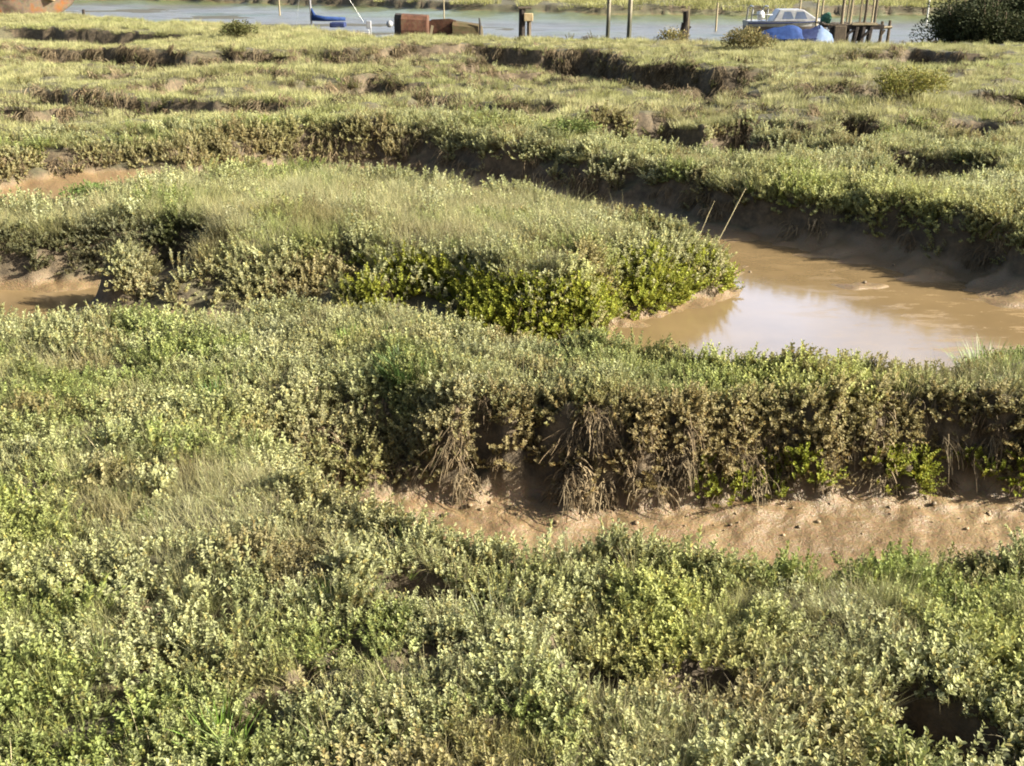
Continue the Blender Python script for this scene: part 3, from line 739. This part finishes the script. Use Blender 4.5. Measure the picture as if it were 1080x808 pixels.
stalk('short pale dry reed left of the leaning tall one', 744, 232, 752, 212, 12.6, .004)

# ------------------------------------------------------------------ things by the river
M['rust'] = worn('rusted_iron', (.040, .022, .014), (.085, .040, .024), 2.2, .85, 0, .4, (.11, .068, .040))
M['rust_olive'] = worn('weathered_iron', (.035, .03, .015), (.065, .052, .024), 2.5, .85, 0, .4, (.085, .055, .03))
M['dark_iron'] = worn('dark_iron', (.03, .027, .024), (.06, .05, .04), 4, .8)
M['oldwood'] = worn('old_timber', (.055, .043, .030), (.12, .095, .065), 8, .85, 0, .4, None, (4, 4, .6))
M['palewood'] = worn('bleached_timber', (.20, .165, .10), (.30, .25, .16), 8, .8, 0, .3, None, (4, 4, .6))
M['blackwood'] = worn('tarred_timber', (.02, .017, .015), (.05, .04, .032), 6, .8, 0, .4)
M['orange'] = worn('peeling_orange_hull', (.075, .055, .038), (.15, .115, .08), 1.1, .8, 0, .3, (.22, .09, .03))
M['tan_paint'] = worn('buff_paint', (.30, .23, .12), (.40, .31, .17), 5, .7)
M['white'] = worn('white_gelcoat', (.17, .175, .18), (.25, .25, .25), 3, .4, 0, .02)
M['blue'] = worn('blue_canvas', (.009, .024, .085), (.018, .042, .13), 4, .75, 0, .2)
M['navy'] = worn('navy_canvas', (.012, .018, .055), (.025, .035, .09), 4, .75, 0, .2)
M['pale_blue'] = worn('pale_blue_sheet', (.07, .105, .18), (.105, .145, .22), 5, .6, 0, .15)
M['glass'] = worn('smoked_window', (.06, .075, .11), (.09, .11, .16), 3, .12, 0, 0)
M['steel'] = worn('pale_metal', (.45, .45, .42), (.60, .60, .56), 8, .45, .3)
M['green_net'] = worn('green_net', (.03, .09, .06), (.06, .15, .10), 20, .8)
RZ = -.95
def two_tone(name, zsplit, c1=(.20, .20, .19), c2=(.30, .30, .28), low=(.07, .055, .045)):
    m = worn(name, c1, c2, 3, .5, 0, .02); n, l = m.node_tree.nodes, m.node_tree.links; b = n['Principled BSDF']
    src = b.inputs['Base Color'].links[0].from_socket
    tc = n.new('ShaderNodeTexCoord'); sp = n.new('ShaderNodeSeparateXYZ'); l.new(tc.outputs['Object'], sp.inputs[0])
    mr_ = n.new('ShaderNodeMapRange'); mr_.inputs['From Min'].default_value = zsplit; mr_.inputs['From Max'].default_value = zsplit+(.03 if low[0] > .05 else .6); l.new(sp.outputs['Z'], mr_.inputs['Value'])
    l.new(mixc(n, l, mr_.outputs[0], low, src), b.inputs['Base Color']); return m
M['white_hull'] = two_tone('white_hull_dark_bottom', .52)

# weathered iron hulk of three pieces
def loft(b, rings):
    n = len(rings[0]); o = len(b.v)
    for r in rings: b.v += [tuple(p) for p in r]; b.lv += [1.0]*n
    for i in range(len(rings)-1):
        for k in range(n-1): b.f.append((o+i*n+k, o+i*n+k+1, o+(i+1)*n+k+1, o+(i+1)*n+k))
y0 = 50.5
xw = X(461, y0)
w = empty('iron_wreck', (xw, y0, RZ), 'rusty broken iron hull lying on the river edge behind the grass', 'wreck')
def wx(u): return X(u, y0)-xw
def wz(v): return Zat(v, y0)-RZ
b = MB()     # left tank-like section: closed box with rounded shoulder
prof = [(0, .9), (0, .1), (.0, 0), (.05, -.35), (.2, -.5)]
def section(xa, xb, za, zb, d, xo=0, lean=.0):
    bb = MB(); rings = []
    for t in np.linspace(0, 1, 6):
        x = xa+(xb-xa)*t; zt = za+(zb-za)*t
        rings.append([Vector((x-lean*1.0, 0, -.1)), Vector((x-lean*.3, -.06, zt*.55)), Vector((x, 0, zt*.86)), Vector((x+.02, .12, zt*.97)), Vector((x+.03, .32, zt)), Vector((x+.03, d-.3, zt*.99)), Vector((x+.03, d, zt*.9)), Vector((x, d, -.1))])
    loft(bb, rings); o = len(bb.v)
    return bb, rings
bb, rg = section(wx(423), wx(450), wz(15), wz(16.5), 1.3); bb.add(rg[-1], [tuple(range(8))]); bb.build('hull_section', M['rust'], w, label='red-brown rusted end section')
e = MB(); a = rg[0]; q = [p+Vector((-.33, .35, 0)) for p in a]; loft(e, [[p+Vector((-.003, 0, 0)) for p in a], q]); e.add(q, [tuple(range(8))[::-1]]); e.build('end_plate', M['dark_iron'], w)  # darker iron paints in the shade on the left end
m = MB(); m.add([(wx(452), .25, -.1), (wx(481), .15, -.1), (wx(481), .2, wz(22)), (wx(474), .22, wz(20)), (wx(455), .28, wz(21)), (wx(452), .3, wz(23)),
                 (wx(452), .31, -.1), (wx(481), .21, -.1), (wx(481), .26, wz(22)), (wx(474), .28, wz(20)), (wx(455), .34, wz(21)), (wx(452), .36, wz(23))],
                [(0, 1, 2, 3, 4, 5), (11, 10, 9, 8, 7, 6), (5, 4, 10, 11), (4, 3, 9, 10), (3, 2, 8, 9), (2, 1, 7, 8), (0, 5, 11, 6)])
m.build('torn_plate', M['rust'], w)
s = MB(); s.box((wx(453.5), .1, wz(27)/2), (.10, .08, wz(27)), Matrix.Rotation(.2, 3, 'Y')); s.build('rib', M['palewood'], w)
bb, rg = section(wx(477), wx(504), wz(22.5), wz(26), 1.2, 0, -.05); bb.add(rg[-1], [tuple(range(8))]); bb.add(rg[0], [tuple(range(8))[::-1]]); bb.build('hull_section', M['rust_olive'], w, label='olive-brown rusted hull section')
s = MB(); s.tube([(wx(505), .0, -.1), (wx(506.5), 0, wz(28)), (wx(505.5), .0, wz(19))], [.07, .06, .03], 7); s.build('stem_post', M['dark_iron'], w)
s = MB(); s.box((wx(508), .0, wz(30)/2+.1), (.16, .06, wz(30)), Matrix.Rotation(-.12, 3, 'Y')); s.build('rudder', M['palewood'], w)

# derelict wooden boat, far left
y1 = 60.5; xl = X(82, y1, -.3)
h_ = empty('derelict_boat', (xl, y1, RZ+.1), 'derelict wooden boat with peeling orange paint at the far left river bank', 'boat')
def hull(b, L, B, D, nx=14, rake=.5, sheer=.25, tr=.75):
    """bow toward +x at x=0, stern at x=-L; keel z=0"""
    rings = []
    for i in range(nx+1):
        t = i/nx; x = -L*t
        wdt = B/2*min(1, (1-(1-min(t/.55, 1))**2.2))*(1 if t < .6 else 1-(1-tr)*((t-.6)/.4)**2)+.02
        zs = D*(1+sheer*(1-t)**2.2); ks = .0+rake*D*max(0, 1-t/.22)**2
        ring = []
        for k in range(11):
            a = (k/10-.5)*2; s = abs(a)
            yy = wdt*math.copysign(s**.55, a); zz = ks+(zs-ks)*s**2.1
            ring.append(Vector((x+rake*.9*D*(zz/zs-1)*max(0, 1-t/.3), yy, zz)))
        rings.append(ring)
    loft(b, rings)
    b.add(rings[-1], [tuple(range(11))])
    return rings
b = MB(); rg = hull(b, 9.5, 3.0, 1.45, 16, .9, .15)
for i in range(len(b.v)):
    x, y, z = b.v[i]; b.v[i] = (x, y, z*(1+.10*min(1, max(0, (-x-1)/3))))
b.build('hull', M['orange'], h_, True)
d = MB(); d.add([Vector((r[0].x, r[0].y*.96, r[0].z-.08)) for r in rg]+[Vector((r[-1].x, r[-1].y*.96, r[-1].z-.08)) for r in rg], [(i, i+1, 17+i+1, 17+i) for i in range(16)]); d.build('deck', M['oldwood'], h_)
for sgn in (0, -1):
    g = MB(); g.tube([r[sgn]+Vector((0, 0, .04)) for r in rg], .055, 6); g.build('gunwale', M['blackwood'], h_)
g = MB(); g.box((-5.9, 0, 1.95), (2.2, 1.9, 1.1)); g.build('deckhouse', M['blackwood'], h_, bevel=.04)
g = MB(); g.box((-1.35, -.5, 1.75), (.9, .7, .35), Matrix.Rotation(.2, 3, 'Y')); g.build('hatch', M['tan_paint'], h_, bevel=.03)
h_.rotation_euler = (-.05, .03, .10)
g = MB(); g.tube([(X(88, 58), 58, gz(X(88, 58), 58)-.1), (X(89, 58), 58, Zat(10, 58))], [.09, .07], 8, True, .1)
tag(g.build('timber_stump', M['blackwood']), 'dark leaning timber stump just right of the derelict orange boat', 'stump')

# sailing dinghy with a blue boom cover
y2 = 54.5; xs = X(378, y2, -.3)
sd_ = empty('sailing_dinghy', (X(312, y2, -.3), y2, RZ), 'small white sailing boat with blue sail cover on its boom', 'sailing boat')
b = MB(); LH = X(381, y2, -.3)-X(312, y2, -.3)+.4; rg = hull(b, LH, 1.35, Zat(33.5, y2)-RZ, 12, .5, .12); b.build('hull', M['white'], sd_, True)
d = MB(); d.add([r[0]-Vector((0, 0, .06)) for r in rg]+[r[-1]-Vector((0, 0, .06)) for r in rg], [(i, i+1, 13+i+1, 13+i) for i in range(12)]); d.build('deck', M['white'], sd_)
mx_ = -.75
b = MB(); b.tube([(mx_, 0, .4), (mx_, 0, 5.0)], [.05, .035], 8); b.build('mast', M['white'], sd_)
zb = Zat(19.5, y2)-RZ; Lb = X(358, y2)-X(322, y2)
b = MB(); b.tube([(mx_-.05, 0, zb+.05), (mx_-Lb*.4, 0, zb-.02), (mx_-Lb, 0, zb-.03)], [.16, .11, .08], 9, True, .1); b.build('sail_cover', M['blue'], sd_, True)
b = MB(); b.tube([(mx_-Lb*.1, 0, zb+.1), (mx_-.03, 0, zb+.45)], [.09, .04], 8); b.build('sail_cover', M['blue'], sd_, True)
b = MB(); b.box((mx_-Lb*.78, 0, zb-.28), (.7, .7, .22)); b.build('cockpit_cover', M['navy'], sd_, bevel=.04)
b = MB(); b.box((-LH+.05, -.1, Zat(26, y2)-RZ), (.22, .3, .34)); b.tube([(-LH-.03, -.1, .2), (-LH-.03, -.1, Zat(27, y2)-RZ)], .04, 6); b.build('outboard_motor', M['white'], sd_, bevel=.04)
for dx in (-.05,):
    b = MB(); b.tube([(0, 0, rg[0][0].z), (mx_, 0, 4.8)], .003, 4); b.tube([(-LH, 0, rg[-1][0].z), (mx_, 0, 4.9)], .003, 4); b.build('rigging', M['steel'], sd_)
sd_.rotation_euler.z = PI   # bow to the left
for ch_ in (): pass

# mooring posts
def post(name, label, u, vb, vt, y, r, mat, group=None, lean=0.0, jit=.12, cat='post'):
    x = X(u, y); z = min(gz(x, y), Zat(vb, y)); zt = Zat(vt, y) if vt is not None else 2.6
    b = MB(); n = 6; pts = [(x+lean*t, y, z-.2+(zt-z+.2)*t) for t in np.linspace(0, 1, n)]
    b.tube(pts, [r*(1.08-.16*t) for t in np.linspace(0, 1, n)], 9, True, jit)
    return tag(b.build(name, mat), label, cat, group)
M['post'] = two_tone('grey_post', .35, (.13, .115, .08), (.22, .19, .13), (.035, .035, .018))
post('mooring_post', 'left one of two tall slim grey posts standing close together in mid river edge', 641, 38, None, 48, .085, M['post'], 'tall grey posts at the river edge', .03)
post('mooring_post', 'right one of two tall slim grey posts standing close together in mid river edge', 663, 40, None, 47, .09, M['post'], 'tall grey posts at the river edge', .05)
# knotty post
yk = 42.2; xk = X(722, yk)
k_ = empty('knotty_post', (xk, yk, gz(xk, yk)), 'short knotty dark timber post with a pale batten, standing among straw tufts', 'post')
b = MB(); zt = Zat(12, yk)-gz(xk, yk); b.tube([(0, 0, -.2), (.02, 0, zt*.35), (-.02, 0, zt*.6), (.03, 0, zt*.8), (.0, 0, zt)], [.12, .11, .16, .12, .10], 9, True, .2); b.build('post', M['blackwood'], k_)
b = MB(); b.tube([(-.18, 0, zt*.55), (-.10, -.02, zt*.78), (0, 0, zt*.62), (.2, 0, zt*.72)], [.05, .07, .08, .04], 7, True, .2); b.build('knot', M['blackwood'], k_)
b = MB(); b.box((.10, -.08, zt*.82), (.05, .03, zt*.55)); b.build('batten', M['palewood'], k_)
# twin post with box
yb = 46.5; xb = X(552, yb); zg = min(gz(xb, yb), Zat(37, yb))
t_ = empty('dolphin_post', (xb, yb, zg), 'stout dark double mooring post carrying a small tan box', 'post')
zt = Zat(7.5, yb)-zg
b = MB(); b.tube([(-.06, 0, -.2), (-.05, 0, zt*.5), (-.05, 0, zt)], [.15, .14, .14], 10, True, .1); b.build('post', M['blackwood'], t_)
b = MB(); b.tube([(.22, -.02, -.2), (.22, -.02, zt*.72)], [.10, .09], 9, True, .1); b.build('post', M['oldwood'], t_)
b = MB(); b.box((.20, -.16, Zat(18, yb)-zg), (.36, .22, .30)); b.build('box', M['tan_paint'], t_, bevel=.02)
b = MB(); b.box((.05, 0, zt-.03), (.55, .3, .07)); b.build('cap', M['oldwood'], t_, bevel=.01)
# withies across the water
for (u, vb, vt, y, r, mt, lab) in ((756, 22, 3, 62, .05, 'palewood', 'thin pale stake in the river left of the white cruiser'), (979, 18, None, 66, .04, 'steel', 'thin white pole by the far bank left of the dark bush'),
                                   (468, 18, None, 68, .035, 'palewood', 'faint thin pole beyond the rusty wreck'), (294, 8, None, 78, .05, 'palewood', 'faint thin pole on the far bank left of the dinghy mast'), (1047, 12, None, 62, .035, 'steel', 'thin white pole showing behind the dark bush')):
    post('river_stake', lab, u, vb, vt, y, r, M[mt], 'thin stakes across the river', .02, .03, 'stake')
b = MB(); b.tube([(0, 0, -.12), (0, 0, -.06), (0, 0, .08), (0, 0, .2), (0, 0, .26)], [.06, .16, .2, .14, .04], 12)
o = b.build('mooring_buoy', M['white'], None, True); o.location = (X(411, 66, -.9), 66, -.86); tag(o, 'small white buoy on the river above the rusty wreck', 'buoy')

# white motor cruiser
y3 = 58.0; xc = X(876, y3, -.3)
cr = empty('motor_cruiser', (xc, y3, RZ), 'white motor cruiser with smoked cabin windows moored behind the blue boat', 'motor boat')
b = MB(); LC = X(876, y3, -.3)-X(786, y3, -.3); hd = Zat(21.5, y3)-RZ; rg = hull(b, LC, 1.8, hd, 14, .5, .18); b.build('hull', M['white_hull'], cr, True)
d = MB(); d.add([r[0]-Vector((0, 0, .03)) for r in rg]+[r[-1]-Vector((0, 0, .03)) for r in rg], [(i, i+1, 15+i+1, 15+i) for i in range(14)]); d.build('deck', M['white'], cr)
def frustum(b, x0, x1, w, z0, z1, ix0, ix1, iw):
    b.add([(x0, -w, z0), (x1, -w, z0), (x1, w, z0), (x0, w, z0), (x0+ix0, -w+iw, z1), (x1-ix1, -w+iw, z1), (x1-ix1, w-iw, z1), (x0+ix0, w-iw, z1)],
          [(3, 2, 1, 0), (4, 5, 6, 7), (0, 1, 5, 4), (1, 2, 6, 5), (2, 3, 7, 6), (3, 0, 4, 7)])
cx0 = X(812, y3)-xc; cx1 = X(864, y3)-xc; zc = Zat(9.5, y3)-RZ
b = MB(); frustum(b, cx0, cx1, .68, hd-.05, zc, .35, .95, .12); b.build('cabin', M['white'], cr, bevel=.05)
zm0, zm1 = hd+.10, zc-.10
for sy in (-1, 1):
    for (ua, ub) in ((822, 833), (835, 847)):
        g = MB(); xa, xb_ = X(ua, y3)-xc, X(ub, y3)-xc; yw0 = .68-.12*(zm0-hd+.05)/(zc-hd+.05); yw1 = .68-.12*(zm1-hd+.05)/(zc-hd+.05)
        g.add([(xa, sy*(yw0+.006), zm0), (xb_+.06, sy*(yw0+.006), zm0), (xb_-.10, sy*(yw1+.006), zm1), (xa+.10, sy*(yw1+.006), zm1)], [(0, 1, 2, 3)]); 
        g.build('window', M['glass'], cr)
f0 = (zm0-hd+.05)/(zc-hd+.05); f1 = (zm1-hd+.05)/(zc-hd+.05)
g = MB(); g.add([(cx1-.95*f0+.012, -.5, zm0), (cx1-.95*f0+.012, .5, zm0), (cx1-.95*f1+.012, .45, zm1), (cx1-.95*f1+.012, -.45, zm1)], [(0, 1, 2, 3)]); g.build('windscreen', M['glass'], cr)
b = MB()
for t in (0, 1):
    xx = X(790, y3)-xc+t*.75
    b.tube([(xx, -.6, hd), (xx+.05, -.58, hd+.55), (xx+.1, -.3, hd+.68), (xx+.1, .3, hd+.68), (xx+.05, .58, hd+.55), (xx, .6, hd)], .035, 6)
b.tube([(X(790, y3)-xc, -.6, hd+.3), (X(812, y3)-xc, -.6, hd+.3)], .025, 6); b.build('stern_rail', M['white'], cr, True)
b = MB(); b.tube([(X(798, y3)-xc, -.25, hd+.22), (X(804, y3)-xc, -.25, hd+.30)], [.22, .2], 12); b.build('rolled_cover', M['steel'], cr, True)
b = MB(); b.tube([(X(843, y3)-xc, 0, zc-.05), (X(843, y3)-xc, 0, 5.2)], [.045, .03], 8); b.build('mast', M['palewood'], cr)
b = MB(); b.tube([r[0]+Vector((0, -.02, -.10)) for r in rg], .03, 5); b.tube([r[-1]+Vector((0, .02, -.10)) for r in rg], .03, 5); b.build('rubbing_strip', M['navy'], cr)

# dinghy under a blue tarpaulin
y4 = 50.5; xt = X(842, y4, -.4)
tb = empty('covered_dinghy', (xt, y4, RZ), 'open boat wrapped in bright blue tarpaulin with pale blue end, on the bank', 'boat')
b = MB(); rg = hull(b, X(878, y4)-X(806, y4)+.1, 1.4, .45, 10, .4, .15)
b.v = [(x+(X(878, y4)-xt), y, z) for x, y, z in b.v]; b.build('hull', M['navy'], tb, True)
def tarp(xs_, tops, widths, base, mat, lab=None, sag=.0):
    bb = MB(); rings = []
    for x, zt, wd in zip(xs_, tops, widths):
        ring = []
        for k in range(13):
            a = (k/12-.5)*2; s = abs(a)
            z = zt-(zt-base)*s**1.35+.03*math.sin(9*x+7*a); ring.append(Vector((x+.03*math.sin(5*a+3*x), wd*a, z)))
        rings.append(ring)
    loft(bb, rings); bb.build('tarpaulin', mat, tb, True, label=lab)
zz = lambda v: Zat(v, y4)-RZ
xx = lambda u: X(u, y4)-xt
us = [803, 808, 816, 824, 832, 838, 842, 846]; tarp([xx(u) for u in us], [zz(33), zz(31), zz(29.5), zz(28), zz(27), zz(26), zz(28), zz(32)], [.35, .6, .7, .75, .75, .75, .75, .72], .28, M['blue'], 'bright blue tarpaulin')
us = [844, 849, 854, 859, 864]; tarp([xx(u) for u in us], [zz(33), zz(31), zz(30), zz(28), zz(26.5)], [.7, .7, .68, .66, .6], .25, M['navy'], 'dark navy fold of cover')
us = [858, 862, 866, 870, 875, 879]; tarp([xx(u) for u in us], [zz(30), zz(27), zz(27.5), zz(30), zz(33), zz(37)], [.72, .74, .7, .62, .5, .3], .15, M['pale_blue'], 'pale blue sheet over the end')

# landing stage
y5 = 53.5; xj = X(900, y5)
jt = empty('landing_stage', (xj, y5, RZ-.1), 'dark decayed timber landing stage with bleached planks and tall poles', 'jetty')
jx = lambda u: X(u, y5)-xj
jz = lambda v: Zat(v, y5)-RZ+.1
b = MB()
for i, u in enumerate(np.linspace(866, 921, 16)): b.box((jx(u), 0, jz(25)+rv(.015)), (.155, 1.7, .05))
b.build('deck', M['oldwood'], jt)
for yy in (-.78, .78):
    b = MB(); b.box((jx(898), yy, jz(27.5)), (jx(926)-jx(868), .12, .2)); b.build('beam', M['blackwood'], jt)
b = MB(); b.box((jx(906), -.9, jz(24)), (jx(922)-jx(896), .05, .10)); b.build('fascia_plank', M['palewood'], jt)
for u, yy in ((883, -.8), (898, -.82), (906, -.8), (914, -.8), (876, -.8), (884, .7), (900, .75), (914, .75)):
    b = MB(); b.tube([(jx(u)-.08+rv(.05), yy, -.2), (jx(u)+rv(.04), yy, jz(27))], [.10, .12], 8, True, .12); b.build('leg', M['blackwood'], jt)
for ua, ub in ((882, 897), (903, 914)):
    b = MB(); b.tube([(jx(ua), -.88, jz(40)), (jx(ub), -.88, jz(29))], .06, 7, True, .1); b.build('brace', M['blackwood'], jt)
b = MB(); b.box((jx(881), -.55, jz(36)), (.55, .9, .85)); b.build('fender_boards', M['oldwood'], jt, bevel=.03)
for u, yy, r, mt in ((883.5, -.6, .055, 'oldwood'), (887, -.2, .05, 'palewood'), (893, -.5, .07, 'palewood'), (896, .5, .05, 'palewood'), (907, -.6, .06, 'oldwood'), (909.5, .4, .05, 'palewood'), (918, -.6, .06, 'oldwood'), (921, .3, .045, 'palewood'), (867, .2, .05, 'palewood')):
    b = MB(); b.tube([(jx(u), yy, jz(30)), (jx(u)+.03+rv(.03), yy, jz(10)), (jx(u)+.08+rv(.06), yy, 4.4)], [r, r*.95, r*.8], 8, True, .06); b.build('pole', M[mt], jt)
tr_ = empty('trestle', (X(932, y5), y5-.4, RZ-.1), 'small timber trestle standing right of the landing stage', 'trestle')
tx = lambda u: X(u, y5-.4)-X(932, y5-.4)
for u, v in ((927.5, 22), (935.5, 21)):
    b = MB(); b.tube([(tx(u)-.02, 0, -.2), (tx(u)+.02, 0, jz(v))], [.08, .06], 8, True, .12); b.build('leg', M['oldwood'], tr_)
b = MB(); b.tube([(tx(925), -.05, jz(29)), (tx(938), -.05, jz(28))], .06, 7, True, .1); b.build('crossbar', M['palewood'], tr_)
b = MB(); b.tube([(tx(928), -.02, jz(36)), (tx(931), -.02, jz(31))], .05, 7); b.build('brace', M['oldwood'], tr_)
b = MB(); b.tube([(0, 0, -.12), (.05, 0, .05), (.12, .05, .2), (.2, .05, .3)], [.22, .28, .2, .06], 10, True, .2)
o = b.build('fishing_net', M['green_net']); o.location = (X(870, y5), y5, Zat(25, y5)+.17); tag(o, 'heap of green netting on the left end of the landing stage', 'net')
post('spar', 'slim pale mast standing just left of the landing stage', 861, 36, None, 55.5, .05, M['palewood'], None, .02, .03, 'mast')

# pieces that belong to a part hang from that part
def nest(root, part, kids):
    ch = list(root.children); host = [c for c in ch if c.name.split('.')[0] == part][0]
    for c in ch:
        if c.name.split('.')[0] in kids and c is not host: c.parent = host
nest(cr, 'cabin', ('window', 'windscreen')); nest(cr, 'hull', ('rubbing_strip',))
nest(w, 'hull_section', ('end_plate',)); nest(k_, 'post', ('knot', 'batten')); nest(h_, 'deck', ('hatch', 'deckhouse')); nest(jt, 'deck', ('fascia_plank',))

# ------------------------------------------------------------------ light, sky, camera
EL = math.radians(30); AZ = math.radians(11)     # sun from the right, slightly behind the viewer
sdv = Vector((math.cos(EL)*math.cos(AZ), -math.cos(EL)*math.sin(AZ), math.sin(EL)))
sun = bpy.data.lights.new('sun', 'SUN'); sun.energy = 5.0; sun.angle = math.radians(.5); sun.color = (1, .94, .82)
so = bpy.data.objects.new('sun', sun); C.objects.link(so); so.rotation_euler = sdv.to_track_quat('Z', 'Y').to_euler()
W = bpy.data.worlds.new('World'); sc.world = W; W.use_nodes = True
n, l = W.node_tree.nodes, W.node_tree.links
bg = n['Background']
sky = n.new('ShaderNodeTexSky'); sky.sky_type = 'NISHITA'; sky.sun_disc = False; sky.sun_elevation = EL; sky.sun_rotation = math.atan2(sdv.x, sdv.y); sky.dust_density = 4.5
tc = n.new('ShaderNodeTexCoord')
cn = noise(n, l, 2.2, 6, tc.outputs['Generated'], .6, (1, 1, 2.5))
cr_ = ramp(n, [(.40, (0, 0, 0)), (.58, (1, 1, 1))]); l.new(cn.outputs['Fac'], cr_.inputs['Fac'])
# a bright cloud bank low in the north
sp_ = n.new('ShaderNodeSeparateXYZ'); l.new(tc.outputs['Generated'], sp_.inputs[0])
def mr(sock, a, b, c, d):
    q = n.new('ShaderNodeMapRange'); q.interpolation_type = 'SMOOTHSTEP'
    for nm, val in zip(('From Min', 'From Max', 'To Min', 'To Max'), (a, b, c, d)): q.inputs[nm].default_value = val
    l.new(sock, q.inputs['Value']); return q.outputs[0]
def mul(a, b):
    q = n.new('ShaderNodeMath'); q.operation = 'MULTIPLY'; l.new(a, q.inputs[0]); l.new(b, q.inputs[1]); return q.outputs[0]
cm_ = mul(mul(mul(cr_.outputs['Color'], mr(sp_.outputs['Z'], .55, .32, 0, 1)), mr(sp_.outputs['Y'], .3, .75, 0, 1)), mr(sp_.outputs['Z'], .08, .2, 0, 1))
col = mixc(n, l, cm_, sky.outputs[0], (9.0, 11.6, 16.5))
l.new(col, bg.inputs['Color']); bg.inputs['Strength'].default_value = .057

cam = bpy.data.cameras.new('camera'); cam.sensor_width = 36; cam.lens = 36*FPX/1080; cam.clip_end = 20000; cam.clip_start = .05
co = bpy.data.objects.new('camera', cam); C.objects.link(co); co.location = (0, 0, EYE); co.rotation_euler = (PI/2-PITCH, 0, 0)
sc.camera = co
sc.view_settings.view_transform = 'Standard'; sc.view_settings.look = 'None'; sc.view_settings.exposure = 2.06; sc.view_settings.gamma = 1.0
sc.cycles.max_bounces = 6; sc.cycles.transparent_max_bounces = 4
sc.cycles.filter_width = 1.9
